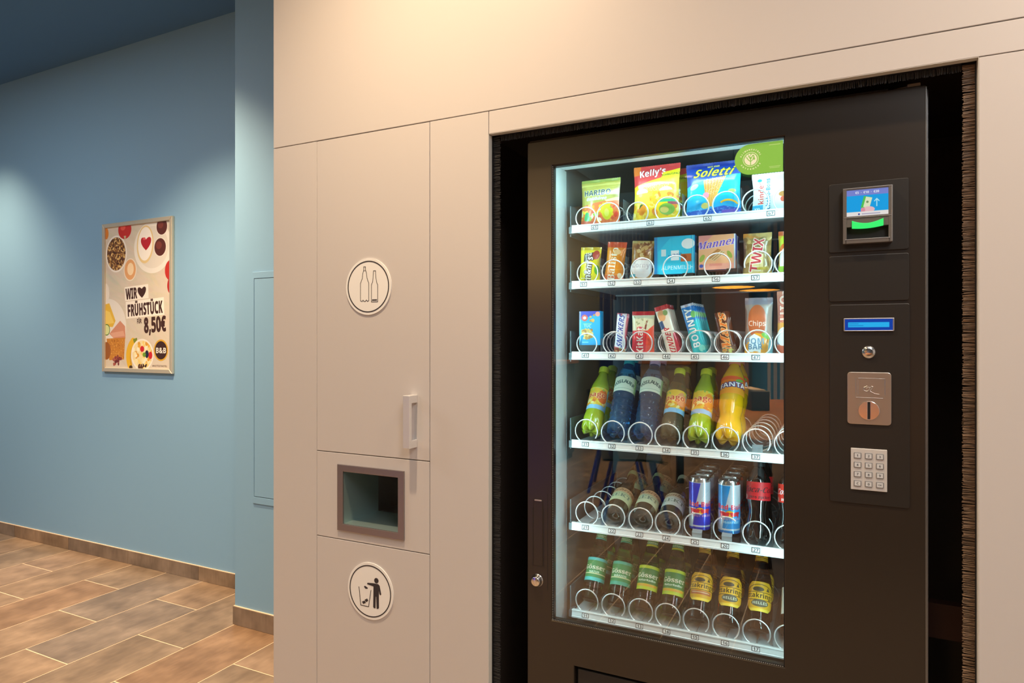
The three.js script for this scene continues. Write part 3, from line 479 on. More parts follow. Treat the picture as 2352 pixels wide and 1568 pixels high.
// wire coil: flat rings joined by straight runs under the goods; the free end starts at angle start
function coil(pitch, R, dir, start) {
  const key = [pitch, R, dir, start].join();
  if (!coilGeo[key]) {
    const ringPts = (from, to, z) => { const n = Math.max(3, Math.ceil(Math.abs(to - from) / 0.26)), p = []; for (let i = 0; i <= n; i++) { const a = from + (to - from) * i / n; p.push(V(Math.cos(a) * R, Math.sin(a) * R, z)); } return p; };
    let bottom = -Math.PI / 2; if (dir > 0) while (bottom < start + 3.2) bottom += Math.PI * 2; else while (bottom > start - 3.2) bottom -= Math.PI * 2;
    let pts = ringPts(start, bottom, 0);
    for (let z = -pitch; z > -0.39; z -= pitch) { pts = pts.concat(ringPts(bottom, bottom + dir * Math.PI * 2, z)); }
    // sweep a hexagon along the polyline
    const pos = [], idx = [], rad = 6, t = V(0, 0, 0), n1 = V(0, 0, 0), n2 = V(0, 0, 0), up = V(0.13, 0.21, 0.97);
    pts.forEach((p, k) => { t.copy(pts[Math.min(k + 1, pts.length - 1)]).sub(pts[Math.max(k - 1, 0)]).normalize(); const ref = Math.abs(t.z) > 0.9 ? V(0.3, 1, 0) : up; n1.crossVectors(t, ref).normalize(); n2.crossVectors(t, n1); for (let q = 0; q < rad; q++) { const g = q / rad * Math.PI * 2; pos.push(p.x + 0.0017 * (Math.cos(g) * n1.x + Math.sin(g) * n2.x), p.y + 0.0017 * (Math.cos(g) * n1.y + Math.sin(g) * n2.y), p.z + 0.0017 * (Math.cos(g) * n1.z + Math.sin(g) * n2.z)); } });
    for (let k = 0; k + 1 < pts.length; k++) for (let q = 0; q < rad; q++) { const A = k * rad + q, B = k * rad + (q + 1) % rad, C = A + rad, D = B + rad; idx.push(A, B, C, B, D, C); }
    const g = new THREE.BufferGeometry(); g.setAttribute('position', new THREE.Float32BufferAttribute(pos, 3)); g.setIndex(idx); g.computeVertexNormals(); coilGeo[key] = g;
  }
  return coilGeo[key];
}
// tag number -> [x], coils [x, radius, pitch, direction, start angle]
const TAGS = {
  6: [[61, -0.572], [63, -0.424], [65, -0.283], [67, -0.139]],
  5: [[51, -0.603], [52, -0.526], [53, -0.457], [54, -0.372], [56, -0.263], [57, -0.173]],
  4: [41, 42, 43, 44, 45, 46, 47].map((n, i) => [n, COL[i + 1]]), 3: [31, 32, 33, 34, 35, 36, 37].map((n, i) => [n, COL[i + 1]]),
  2: [21, 22, 23, 24, 25, 26, 27].map((n, i) => [n, COL[i + 1]]), 1: [11, 12, 13, 14, 15, 16, 17].map((n, i) => [n, COL[i + 1]]),
};
// per shelf: [x, radius, pitch, direction, start angle, z of the front ring]
const COILS = {
  6: [[-0.603, 0.028, 0.058, -1, -0.7, -0.165], [-0.540, 0.031, 0.058, 1, 3.9, -0.165], [-0.462, 0.028, 0.060, -1, -0.9, -0.165], [-0.385, 0.031, 0.060, 1, 4.2, -0.165], [-0.313, 0.030, 0.060, -1, -0.6, -0.165], [-0.243, 0.031, 0.060, 1, 3.9, -0.165], [-0.1745, 0.030, 0.060, -1, -0.5, -0.165], [-0.105, 0.030, 0.060, 1, 3.9, -0.165]],
  5: [[-0.598, 0.029, 0.058, 1, 4.2, -0.165], [-0.527, 0.030, 0.058, -1, -1, -0.165], [-0.449, 0.030, 0.058, 1, 4.5, -0.165], [-0.365, 0.031, 0.060, -1, -1.2, -0.165], [-0.263, 0.031, 0.0585, 1, 4.5, -0.166], [-0.169, 0.031, 0.058, -1, 3.4, -0.165], [-0.101, 0.031, 0.058, 1, 4, -0.165]],
  4: [[-0.600, 0.028, 0.062, -1, -0.6, -0.165], [-0.527, 0.030, 0.030, 1, 4.5, -0.172], [-0.455, 0.030, 0.030, -1, -1.3, -0.172], [-0.379, 0.031, 0.022, 1, 3.5, -0.175], [-0.309, 0.031, 0.022, 1, 3.5, -0.175], [-0.240, 0.031, 0.030, 1, 3.5, -0.172], [-0.170, 0.031, 0.062, 1, 4.4, -0.165], [-0.101, 0.031, 0.062, 1, 4.4, -0.165]],
};
for (const r of [3, 1]) COILS[r] = COL.slice(1).map((x, i) => [x, 0.031, r === 3 && i > 5 ? 0.068 : 0.26, 1, -0.62 - 0.13 * (i % 3), r === 3 ? -0.156 : -0.160]);
COILS[2] = COL.slice(1).map((x, i) => [x, 0.031, [0.068, 0.30, 0.30, 0.30, 0.060, 0.060, 0.072, 0.26][i], 1, [-1.1, -2.4, -2.3, -2.4, 1.2, 0.8, -0.8, -0.8][i], [-0.160, -0.160, -0.160, -0.160, -0.170, -0.170, -0.160, -0.160][i]]);
for (const row of [6, 5, 4, 3, 2, 1]) {
  const y = SHELF_TOP[row], x0 = -0.636, x1 = -0.048;
  const sh = vpart(vm, 'shelf', join([bx(x0, x1, y - 0.0145, y - 0.0095, ZB, ZS - 0.006), bx(x0, x1, y - 0.019, y - 0.0145, ZB + 0.02, ZB + 0.04)]), greyShelf, `grey shelf tray carrying tags ${row}1 to ${row}7`);
  // slanted label rail with lips
  const prof = new THREE.Shape(); prof.moveTo(0, -0.0215); prof.lineTo(0.0035, -0.0215); prof.lineTo(0.0045, -0.0175); prof.lineTo(0.003, -0.0165); prof.lineTo(0.0015, -0.0045); prof.lineTo(0.003, -0.0035); prof.lineTo(0.003, -0.0005); prof.lineTo(0.001, 0); prof.lineTo(-0.010, -0.002); prof.lineTo(-0.010, -0.0045); prof.lineTo(-0.002, -0.0045); prof.closePath();
  vpart(sh, 'label_rail', new THREE.ExtrudeGeometry(prof, { depth: x1 - x0, bevelEnabled: false }).rotateY(-Math.PI / 2).translate(x1, y, ZS), railMat, 'pale plastic label rail');
  vpart(sh, 'side_plate', join([bx(x0 - 0.012, x0 - 0.009, y - 0.028, y + 0.055, ZB, ZS - 0.015), bx(x0 - 0.009, x0, y - 0.022, y - 0.004, ZS - 0.03, ZS + 0.001)]), std(lin(0.06, 0.085, 0.095), 0.4), 'dark shelf side bracket');
  for (const [n, x] of TAGS[row]) {
    const r = print(84, 56, (c, w, h) => { fill(c, '#f4f6f6', 0, 0, w, h); c.strokeStyle = '#20262c'; c.lineWidth = 7; c.strokeRect(4, 4, w - 8, h - 8); say(c, String(n), w / 2, h / 2 + 2, 42, '#171c22', { sx: 1.15 }); });
    const t = vpart(sh, 'tag', mapTo(new THREE.PlaneGeometry(0.0185, 0.0118).rotateX(-0.12), r).translate(x, y - 0.0105, ZS + 0.0031), PAPER); t.userData.label = `number tag ${n}`;
  }
  for (const [x, R, pitch, dir, start, zf] of COILS[row]) {
    const m = part(sh, 'coil', coil(pitch, R, dir, start), wireSteel); m.position.set(x - VX, y - 0.0075 + R, zf - VZ);
  }
  if (row <= 4) for (let i = 1; i < 8; i++) { const x = (COL[i] + COL[i + 1]) / 2; vpart(sh, 'divider', bx(x - 0.0006, x + 0.0006, y - 0.0095, y + 0.035, ZB, ZS - 0.016), dividerMat); }
  else for (const x of row === 6 ? [-0.50, -0.3475, -0.2072] : [-0.564, -0.4935, -0.3155, -0.216]) vpart(sh, 'divider', bx(x - 0.0006, x + 0.0006, y - 0.0095, y + 0.06, ZB, ZS - 0.016), dividerMat);
  const stop = (x) => vpart(sh, 'stopper', join([bx(x - 0.012, x + 0.012, y - 0.0095, y + 0.010, ZS - 0.0125, ZS - 0.011), new THREE.BoxGeometry(0.024, 0.0012, 0.012).rotateX(0.55).translate(x, y + 0.0118, ZS - 0.0155)]), std(lin(0.35, 0.4, 0.42), 0.35, 0.6), 'small folded metal stopper');
  if (row === 3) stop(COL[7] + 0.002);
  if (row === 2) { stop(COL[5] + 0.002); stop(COL[6] + 0.002); }
  const riser = (xa, xb, h) => vpart(sh, 'riser', bx(xa, xb, y - 0.0095, y + h, ZS - 0.12, ZS - 0.020), blackPlastic, 'black product riser');
  if (row === 5) { riser(-0.423, -0.408, 0.010); riser(-0.348, -0.322, 0.010); riser(-0.310, -0.292, 0.0165); riser(-0.242, -0.216, 0.0165); }
  if (row === 4) riser(-0.625, -0.568, 0.017);
}

const ORD = ['first', 'second', 'third', 'fourth', 'fifth', 'sixth'];
const spell = (n) => ({ 11: 'eleven', 12: 'twelve', 13: 'thirteen', 14: 'fourteen', 15: 'fifteen', 16: 'sixteen', 17: 'seventeen', 22: 'twenty-two', 23: 'twenty-three', 24: 'twenty-four', 25: 'twenty-five', 26: 'twenty-six' })[n];
// ---------------------------------------------------------------- packs: bags, bars, boxes
function bagGeo(w, h, d, r, seam = 0.008, pinch = 0.06) {
  const nx = 14, ny = 18, mk = (side) => {
    const g = new THREE.PlaneGeometry(1, 1, nx, ny), p = g.attributes.position;
    for (let i = 0; i < p.count; i++) {
      const a = p.getX(i) * 2, v = p.getY(i) + 0.5, b = (v - 0.5) * 2, lim = 1 - 2 * seam / h;
      const fy = Math.max(0, 1 - Math.pow(Math.min(1, Math.abs(b) / lim), 3.2)), fx = Math.pow(Math.max(0, 1 - Math.abs(a) ** 2.4), 0.55);
      const wr = 0.10 * Math.sin(a * 9 + b * 13) * (1 - fy) + 0.06 * Math.sin(b * 21 + a * 4);
      const z = side * (d / 2) * fy * fx * (1 + wr) + side * 0.0004 + (1 - fy) * 0.0012 * Math.sin(a * 7);
      p.setXYZ(i, a * w / 2 * (1 - pinch * fy * (1 - 0.5 * Math.abs(b))), v * h, z);
    }
    if (side < 0) { const ix = g.index.array; for (let k = 0; k < ix.length; k += 3) { const t = ix[k]; ix[k] = ix[k + 1]; ix[k + 1] = t; } mapTo(g, r, true); } else mapTo(g, r);
    g.computeVertexNormals(); return g;
  };
  return mergeGeometries([mk(1), mk(-1)]);
}
function sealGeo(w, h, r, v) {   // corrugated heat seal strip; print taken from height v of the pack
  const n = 40, g = new THREE.PlaneGeometry(w, h, n, 1), p = g.attributes.position, uv = g.attributes.uv;
  for (let i = 0; i < p.count; i++) { const k = Math.round((p.getX(i) / w + 0.5) * n); p.setZ(i, (k & 1 ? 1 : -1) * 0.0005); p.setY(i, p.getY(i) + (p.getY(i) > 0 && (k & 1) ? 0.0008 : 0)); uv.setXY(i, r.u0 + (r.u1 - r.u0) * (p.getX(i) / w + 0.5), r.v0 + (r.v1 - r.v0) * v); }
  g.computeVertexNormals(); return g;
}
function boxGeo(w, h, d, r) {
  const g = new THREE.BoxGeometry(w, h, d).translate(0, h / 2, 0), uv = g.attributes.uv;
  for (let i = 0; i < uv.count; i++) if (i < 16 || i > 19) uv.setXY(i, 0.03 + uv.getX(i) * 0.02, 0.05 + uv.getY(i) * 0.1);
  return mapTo(g, r);
}
const place = (o, x, y, z, { lean = 0, tilt = 0, turn = 0 } = {}) => { o.position.set(x, y, z); o.rotation.set(-tilt, turn, lean, 'XZY'); return o; };
function bag(name, label, category, row, x, z, w, h, d, art, pose = {}, group, size = 4200) {
  const r = print(Math.round(w * size), Math.round(h * size), art);
  const o = thing(name, label, category, [0, 0, 0], group);
  part(o, 'wrapper', bagGeo(w, h, d, r), FOIL);
  part(o, 'top_seal', sealGeo(w * 0.995, 0.006, r, 0.985).translate(0, h - 0.0025, 0), FOIL);
  part(o, 'bottom_seal', sealGeo(w * 0.995, 0.006, r, 0.012).translate(0, 0.0032, 0), FOIL);
  return place(o, x, SHELF_TOP[row] - 0.0034, z, pose);
}
function again(src, label, dx, dy, dz, group) {
  const o = src.clone(); o.name = numbered(src.name.replace(/_\d{3}$/, '')); o.userData = { ...src.userData, label }; if (group) o.userData.group = group;
  o.position.x += dx; o.position.y += dy; o.position.z += dz; scene.add(o); return o;
}
const ZP = -0.192;
// top shelf
bag('gummy_bag', 'gold foil bag of fruit gummies above shelf tag sixty-one', 'candy bag', 6, -0.572, ZP, 0.110, 0.130, 0.026, (c, w, h) => {
  fill(c, '#b3a045', 0, 0, w, h); fill(c, '#cfc06a', 0, h * 0.10, w, h * 0.04); fill(c, '#8b9336', 0, 0, w, h * 0.06);
  for (let i = 0; i < 30; i++) { c.fillStyle = 'rgba(235,230,150,0.18)'; c.fillRect(rnd() * w, rnd() * h * 0.5, 60 + rnd() * 60, 6 + rnd() * 8); }
  say(c, 'HARIBO', w * 0.44, h * 0.29, 88, '#16233a', { sx: 1.0, stroke: '#e9eed8', lw: 6 }); say(c, 'Goldbären', w * 0.42, h * 0.415, 50, '#dfeee4', { italic: true, stroke: '#8fb0a0', lw: 3 });
  poly(c, '#e4703a', [[0, h * 0.56], [w * 0.4, h * 0.50], [w, h * 0.46], [w, h], [0, h]]); poly(c, '#f0d79a', [[w * 0.65, h * 0.46], [w, h * 0.40], [w, h * 0.47], [w * 0.7, h * 0.50]]);
  scatter(c, 60, ['#ef9a2a', '#e2412e', '#f3cf3a', '#8fbd3a', '#f2e3c0', '#d6552f'], 0, h * 0.56, w, h * 0.42, 12, 34);
  dot(c, '#d8d12c', w * 0.70, h * 0.72, 56, 78); dot(c, '#d8d12c', w * 0.70, h * 0.58, 42, 38); dot(c, '#d8d12c', w * 0.62, h * 0.54, 15); dot(c, '#d8d12c', w * 0.78, h * 0.54, 15); dot(c, '#d8d12c', w * 0.58, h * 0.68, 20, 26); dot(c, '#d8d12c', w * 0.82, h * 0.68, 20, 26); dot(c, '#e8e56a', w * 0.70, h * 0.72, 28, 44);
  dot(c, '#2fae62', w * 0.17, h * 0.80, 32, 46); dot(c, '#2fae62', w * 0.18, h * 0.73, 26, 24); fill(c, '#c2bf55', 0, h * 0.94, w, h * 0.06); poly(c, '#d9624a', [[0, h * 0.84], [w * 0.5, h * 0.90], [w * 0.4, h * 0.94], [0, h * 0.94]]);
}, { tilt: 0.06 });
const popc = bag('crisp_bag', 'red and yellow bag of potato snacks above shelf tag sixty-three', 'crisp bag', 6, -0.420, ZP, 0.122, 0.150, 0.034, (c, w, h) => {
  fill(c, '#f4c624', 0, 0, w, h); poly(c, '#d94040', [[0, 0], [w, 0], [w, h * 0.12], [w * 0.65, h * 0.24], [0, h * 0.36]]); fill(c, '#e8752e', 0, 0, w * 0.16, h * 0.16);
  say(c, "Kelly's", w * 0.42, h * 0.13, 112, '#f4f7f6', { rot: -0.08, sx: 0.85, stroke: '#a8252a', lw: 5 }); poly(c, '#e9dd24', [[w * 0.66, h * 0.15], [w, h * 0.09], [w, h * 0.24], [w * 0.62, h * 0.29]]); say(c, 'VORRATSPACK', w * 0.83, h * 0.19, 32, '#2a2a12', { rot: -0.12, sx: 0.9 });
  say(c, 'ERDNUSS', w * 0.28, h * 0.36, 40, '#f6ecd8', { rot: -0.06, stroke: '#b98d55', lw: 4 }); fill(c, '#f5c012', w * 0.38, h * 0.30, w * 0.5, h * 0.09); say(c, 'SNIPS', w * 0.55, h * 0.415, 84, '#f0b014', { sx: 1.1, stroke: '#fff3b8', lw: 6 });
  dot(c, '#f3eed4', w * 0.2, h * 0.47, 70, 40); dot(c, '#f2efe0', w * 0.74, h * 0.47, 70, 40); poly(c, '#e8d648', [[0, h * 0.5], [w, h * 0.46], [w, h * 0.66], [0, h * 0.7]]);
  scatter(c, 50, ['#f0a61f', '#f4cf4a', '#e8872a', '#f7df7a', '#e6b12e'], 0, h * 0.52, w, h * 0.4, 16, 40);
  dot(c, '#3e5a2a', w * 0.2, h * 0.74, 26, 40); dot(c, '#e98a22', w * 0.22, h * 0.78, 36, 56, 0.5); fill(c, '#2ea878', w * 0.60, h * 0.62, w * 0.34, h * 0.05); fill(c, '#a94a5c', w * 0.78, h * 0.67, w * 0.2, h * 0.045); dot(c, '#7fae4a', w * 0.75, h * 0.79, 84, 60); dot(c, '#d8c26a', w * 0.7, h * 0.8, 46, 32); fill(c, '#c96a2a', 0, h * 0.93, w, h * 0.07);
}, { tilt: 0.05 });
again(popc, 'second red and yellow snack bag, behind the one above shelf tag sixty-three', 0.008, 0, -0.062);
bag('pretzel_bag', 'blue bag of salt sticks above shelf tag sixty-five', 'snack bag', 6, -0.277, ZP, 0.135, 0.140, 0.030, (c, w, h) => {
  fill(c, '#18a7dc', 0, 0, w, h); poly(c, '#173f9e', [[0, 0], [w, 0], [w, h * 0.24], [w * 0.3, h * 0.34], [0, h * 0.42]]); fill(c, '#1b2f86', 0, 0, w, h * 0.09);
  say(c, 'Soletti', w * 0.50, h * 0.19, 124, '#e6d63a', { italic: true, sx: 1.05, stroke: '#2a3a16', lw: 7 }); say(c, 'SEIT 1949', w * 0.5, h * 0.075, 28, '#e6d63a');
  poly(c, '#16b6e0', [[0, h * 0.42], [w * 0.3, h * 0.34], [w, h * 0.26], [w, h * 0.6], [0, h * 0.66]]);
  for (let i = 0; i < 26; i++) { const t = i / 25; c.strokeStyle = ['#d9822a', '#f0b04a', '#c8641e', '#f4cf86'][i % 4]; c.lineWidth = 12; c.beginPath(); c.moveTo(w * (0.34 + t * 0.40), h * (0.33 - t * 0.05)); c.lineTo(w * (0.38 + t * 0.16), h * (0.66 + 0.14 * Math.sin(t * 3))); c.stroke(); }
  for (let i = 0; i < 60; i++) dot(c, '#f7e9d0', w * (0.36 + rnd() * 0.32), h * (0.3 + rnd() * 0.3), 3);
  dot(c, '#bfe6f4', w * 0.15, h * 0.43, 50, 26, -0.4); dot(c, '#e58ca0', w * 0.38, h * 0.60, 34, 32); c.strokeStyle = '#eea52a'; c.lineWidth = 20; c.beginPath(); c.arc(w * 0.78, h * 0.92, w * 0.22, -2.2, -0.7); c.stroke(); dot(c, '#d8c46a', w * 0.36, h * 0.78, 40, 30); dot(c, '#b8d46a', w * 0.86, h * 0.55, 40, 20);
  poly(c, '#1e55b8', [[0, h * 0.86], [w * 0.4, h * 0.84], [w * 0.7, h * 0.8], [w, h * 0.86], [w, h], [0, h]]); for (let i = 0; i < 90; i++) dot(c, 'rgba(190,215,250,0.5)', rnd() * w, h * (0.82 + rnd() * 0.1), 4 + rnd() * 9, 3); poly(c, '#7a58c0', [[w * 0.64, h], [w * 0.66, h * 0.87], [w * 0.95, h * 0.86], [w * 0.95, h]]);
  fill(c, '#1743a8', 0, h * 0.95, w * 0.62, h * 0.05);
}, { tilt: 0.05 });
bag('chocolate_egg_bag', 'white bag of chocolate eggs above shelf tag sixty-seven', 'candy bag', 6, -0.122, ZP, 0.128, 0.098, 0.026, (c, w, h) => {
  fill(c, '#eef4f4', 0, 0, w, h); say(c, 'kinder', w * 0.16, h * 0.5, 72, '#d8453a', { rot: -Math.PI / 2 }); say(c, 'Schoko-Bons', w * 0.29, h * 0.55, 56, '#2f7fae', { rot: -Math.PI / 2 }); fill(c, '#3fa6cf', 0, h * 0.78, w * 0.2, h * 0.22); say(c, 'XXL', w * 0.1, h * 0.88, 34, '#ffffff');
  dot(c, '#2f9ab8', w * 0.14, h * 0.18, 22, 16); dot(c, '#c8813e', w * 0.56, h * 0.56, 42, 26); dot(c, '#d9553a', w * 0.56, h * 0.68, 26); dot(c, '#b96f35', w * 0.84, h * 0.6, 54, 36); dot(c, '#e0533c', w * 0.88, h * 0.8, 46, 22); dot(c, '#9ed8e6', w * 0.75, h * 0.25, 46, 24); fill(c, '#e58a3a', w * 0.95, 0, w * 0.05, h);
}, { tilt: 0.03 });
// second shelf
bag('chocolate_candy_bag', 'small yellow bag of peanut chocolates above shelf tag fifty-one', 'candy bag', 5, -0.6005, ZP + 0.004, 0.058, 0.096, 0.024, (c, w, h) => {
  fill(c, '#eedb1c', 0, 0, w, h); fill(c, '#c9a91c', 0, 0, w, h * 0.08); poly(c, '#3a2d28', [[w * 0.22, h * 0.20], [w * 0.82, h * 0.12], [w * 0.84, h * 0.34], [w * 0.2, h * 0.42]]); dot(c, '#b83a30', w * 0.78, h * 0.22, 34, 46);
  say(c, "m&m's", w * 0.45, h * 0.62, 88, '#f3f0f0', { rot: -Math.PI / 2 + 0.12, stroke: '#5a3f36', lw: 16, sx: 0.82 }); say(c, '150', w * 0.42, h * 0.2, 40, '#f0e8d8'); dot(c, '#52a83a', w * 0.86, h * 0.64, 24, 44); fill(c, '#f3ecd0', w * 0.1, h * 0.86, w * 0.5, h * 0.02);
}, { lean: -0.04, tilt: 0.05, turn: 0.08 }, undefined, 3600);
bag('balance_bar_bag', 'orange cereal bar packet above shelf tag fifty-two', 'snack bar', 5, -0.534, ZP + 0.004, 0.053, 0.106, 0.024, (c, w, h) => {
  fill(c, '#f09214', 0, 0, w, h); fill(c, '#df5628', 0, 0, w, h * 0.14); fill(c, '#e8702a', 0, h * 0.84, w, h * 0.16); say(c, 'Balisto', w * 0.42, h * 0.55, 96, '#fbf3e2', { font: 'serif', rot: -Math.PI / 2 + 0.06, sx: 0.95 }); dot(c, '#f6c98a', w * 0.6, h * 0.26, 36, 26); dot(c, '#f3e2bd', w * 0.82, h * 0.84, 22, 26); fill(c, '#c8431f', 0, h * 0.95, w, h * 0.05);
}, { lean: -0.1, tilt: 0.05 }, undefined, 3600);
bag('rice_snack_bag', 'tan and white snack bag above shelf tag fifty-three', 'snack bag', 5, -0.4605, ZP + 0.004, 0.059, 0.104, 0.026, (c, w, h) => {
  fill(c, '#b98a4a', 0, 0, w, h); fill(c, '#c7bb78', 0, 0, w, h * 0.06); scatter(c, 40, ['#a86f30', '#d8b06a', '#8f5a26', '#e2c48a'], w * 0.1, h * 0.06, w * 0.8, h * 0.36, 10, 30); dot(c, '#f2f0f0', w * 0.55, h * 0.68, w * 0.46, h * 0.26); fill(c, '#c9705a', w * 0.2, h * 0.46, w * 0.6, 10); fill(c, '#54b2c4', w * 0.02, h * 0.84, w * 0.25, h * 0.07); fill(c, '#d9a45a', 0, h * 0.92, w, h * 0.08); say(c, 'Corny', w * 0.5, h * 0.62, 60, '#c9c2c8');
}, { lean: -0.07, tilt: 0.05 }, undefined, 3400);
function box(name, label, category, row, x, dy, z, w, h, d, art, size = 3400) {
  const r = print(Math.round(w * size), Math.round(h * size), art), o = thing(name, label, category);
  part(o, 'carton', boxGeo(w, h, d, r), CARD); part(o, 'flap_seam', bx(-w / 2 - 0.0001, w / 2 + 0.0001, h - 0.0012, h + 0.0002, -d / 2 + 0.002, -d / 2 + 0.003), CARD);
  return place(o, x, SHELF_TOP[row] - 0.0034 + dy, z);
}
box('biscuit_box', 'light blue chocolate biscuit box above shelf tag fifty-four', 'biscuit box', 5, -0.3715, 0.0136, ZP - 0.005, 0.102, 0.096, 0.030, (c, w, h) => {
  fill(c, '#12b8e8', 0, 0, w, h); fill(c, '#0a86c8', 0, 0, w * 0.08, h); poly(c, '#23cdf2', [[w * 0.12, h], [w * 0.1, h * 0.4], [w * 0.4, h * 0.05], [w * 0.9, 0], [w * 0.94, h]]); dot(c, '#eef6f8', w * 0.84, h * 0.22, 56, 44); fill(c, '#d8f0f6', w * 0.18, h * 0.34, w * 0.12, h * 0.18); fill(c, '#eef4f8', w * 0.42, h * 0.38, w * 0.2, h * 0.26); say(c, 'Leibniz', w * 0.52, h * 0.5, 34, '#1b4f9a', { rot: -0.2 });
  fill(c, '#c86a34', w * 0.66, h * 0.48, w * 0.26, h * 0.2); dot(c, '#a24f22', w * 0.74, h * 0.56, 24, 20); say(c, 'ALPENMILCH', w * 0.58, h * 0.83, 46, '#e6fbff', { bold: false }); fill(c, '#8fe6f8', w * 0.945, 0, 5, h);
});
const manner = box('wafer_box', 'pink wafer box above shelf tag fifty-six', 'wafer box', 5, -0.267, 0.0201, ZP - 0.005, 0.088, 0.086, 0.026, (c, w, h) => {
  fill(c, '#f3b486', 0, 0, w, h); poly(c, '#e79a92', [[0, 0], [w * 0.4, 0], [0, h * 0.4]]); fill(c, '#f0a590', 0, h * 0.82, w, h * 0.18); say(c, 'Manner', w * 0.48, h * 0.25, 80, '#6a4cc0', { font: 'serif', italic: true, rot: -0.12, stroke: '#f7e9ee', lw: 5 });
  poly(c, '#c98a4e', [[w * 0.24, h * 0.62], [w * 0.52, h * 0.40], [w * 0.62, h * 0.44], [w * 0.34, h * 0.72]]); poly(c, '#e7c391', [[w * 0.3, h * 0.7], [w * 0.6, h * 0.46], [w * 0.74, h * 0.5], [w * 0.46, h * 0.76]]); for (let i = 0; i < 4; i++) { c.strokeStyle = '#9a6030'; c.lineWidth = 4; c.beginPath(); c.moveTo(w * (0.27 + i * 0.05), h * (0.64 + i * 0.03)); c.lineTo(w * (0.55 + i * 0.05), h * (0.42 + i * 0.03)); c.stroke(); }
  dot(c, '#9fb04a', w * 0.1, h * 0.66, 18, 34, 0.5); dot(c, '#9fb04a', w * 0.84, h * 0.58, 16, 34, -0.5); fill(c, '#e58f80', w * 0.3, h * 0.82, w * 0.34, h * 0.07); dot(c, '#4a5cb8', w * 0.08, h * 0.88, 16, 14); fill(c, '#d3dbe6', w * 0.955, 0, w * 0.045, h);
});
again(manner, 'second pink wafer box, behind the one above shelf tag fifty-six', 0, 0, -0.045);
const caramel = bag('caramel_bar_bag', 'gold bag of caramel biscuit bars above shelf tag fifty-seven', 'candy bag', 5, -0.173, ZP + 0.004, 0.066, 0.104, 0.024, (c, w, h) => {
  fill(c, '#a2824e', 0, 0, w, h); fill(c, '#cf8a3a', 0, 0, w, h * 0.12); scatter(c, 30, ['#b8935a', '#8f6d3c', '#c9a868'], 0, 0, w, h * 0.9, 14, 40); poly(c, '#e2c58a', [[w * 0.2, h], [w * 0.26, h * 0.5], [w * 0.74, h * 0.5], [w * 0.7, h]]);
  say(c, 'TWIX', w * 0.50, h * 0.52, 112, '#cf3f44', { rot: -Math.PI / 2 + 0.14, stroke: '#f3e8d6', lw: 12, sx: 1.0 }); fill(c, '#e6c22e', 0, h * 0.92, w, h * 0.08); fill(c, '#c9a83a', w * 0.5, h * 0.8, w * 0.4, h * 0.06);
}, { tilt: 0.05 }, undefined, 3400);
bag('candy_mix_bag', 'green, red and yellow candy bag past shelf tag fifty-seven at the frame', 'candy bag', 5, -0.097, ZP + 0.004, 0.058, 0.104, 0.024, (c, w, h) => {
  fill(c, '#d8a83a', 0, 0, w, h); fill(c, '#c95a2e', 0, 0, w, h * 0.1); dot(c, '#c8d43a', w * 0.3, h * 0.3, 44, 60); dot(c, '#e8702a', w * 0.3, h * 0.42, 40); dot(c, '#f0e6ea', w * 0.4, h * 0.66, 60, 90); fill(c, '#8fbf3a', 0, h * 0.8, w * 0.4, h * 0.12);
}, { tilt: 0.05 }, undefined, 2800);
// third shelf
box('nut_cracker_box', 'bright blue box of small crackers above shelf tag forty-one', 'cracker box', 4, -0.5965, 0.0205, ZP, 0.059, 0.091, 0.028, (c, w, h) => {
  fill(c, '#18a9e8', 0, 0, w, h); poly(c, '#3a45c0', [[0, 0], [w, 0], [w * 0.6, h * 0.14], [0, h * 0.26]]); dot(c, '#df5a4e', w * 0.26, h * 0.2, 30, 30); dot(c, '#f0d0c8', w * 0.26, h * 0.2, 16, 14); dot(c, '#e9968a', w * 0.88, h * 0.09, 22, 22); scatter(c, 8, ['#e2b25a', '#c99238'], w * 0.5, h * 0.12, w * 0.24, h * 0.18, 9, 16);
  fill(c, '#8fd0a8', w * 0.2, h * 0.36, w * 0.4, 9); say(c, 'TUC', w * 0.4, h * 0.44, 36, '#bfeaf4'); scatter(c, 26, ['#e8bd62', '#d49a3a', '#f0cf86', '#b97f2c'], w * 0.12, h * 0.55, w * 0.5, h * 0.24, 12, 24); fill(c, '#8be4f6', w * 0.14, h * 0.9, w * 0.3, 8);
});
const bar1 = bag('peanut_bar', 'white and blue nougat peanut bar above shelf tag forty-two', 'chocolate bar', 4, -0.5165, ZP + 0.006, 0.031, 0.104, 0.014, (c, w, h) => {
  fill(c, '#cf6a78', 0, 0, w, h); fill(c, '#8a4a2e', 0, h * 0.88, w, h * 0.12); poly(c, '#e6ecf4', [[w * 0.05, h * 0.03], [w * 0.86, h * 0.01], [w * 0.9, h * 0.9], [w * 0.02, h * 0.84]]); say(c, 'SNICKERS', w * 0.47, h * 0.45, 74, '#3a4fae', { italic: true, rot: -Math.PI / 2, sx: 0.88 }); scatter(c, 10, ['#c9a26a', '#7aa05a', '#e8d8b0'], 0, h * 0.88, w, h * 0.1, 5, 12);
}, { lean: -0.09 }, undefined, 3600);
again(bar1, 'second nougat peanut bar, behind the one above shelf tag forty-two', -0.006, 0, -0.03);
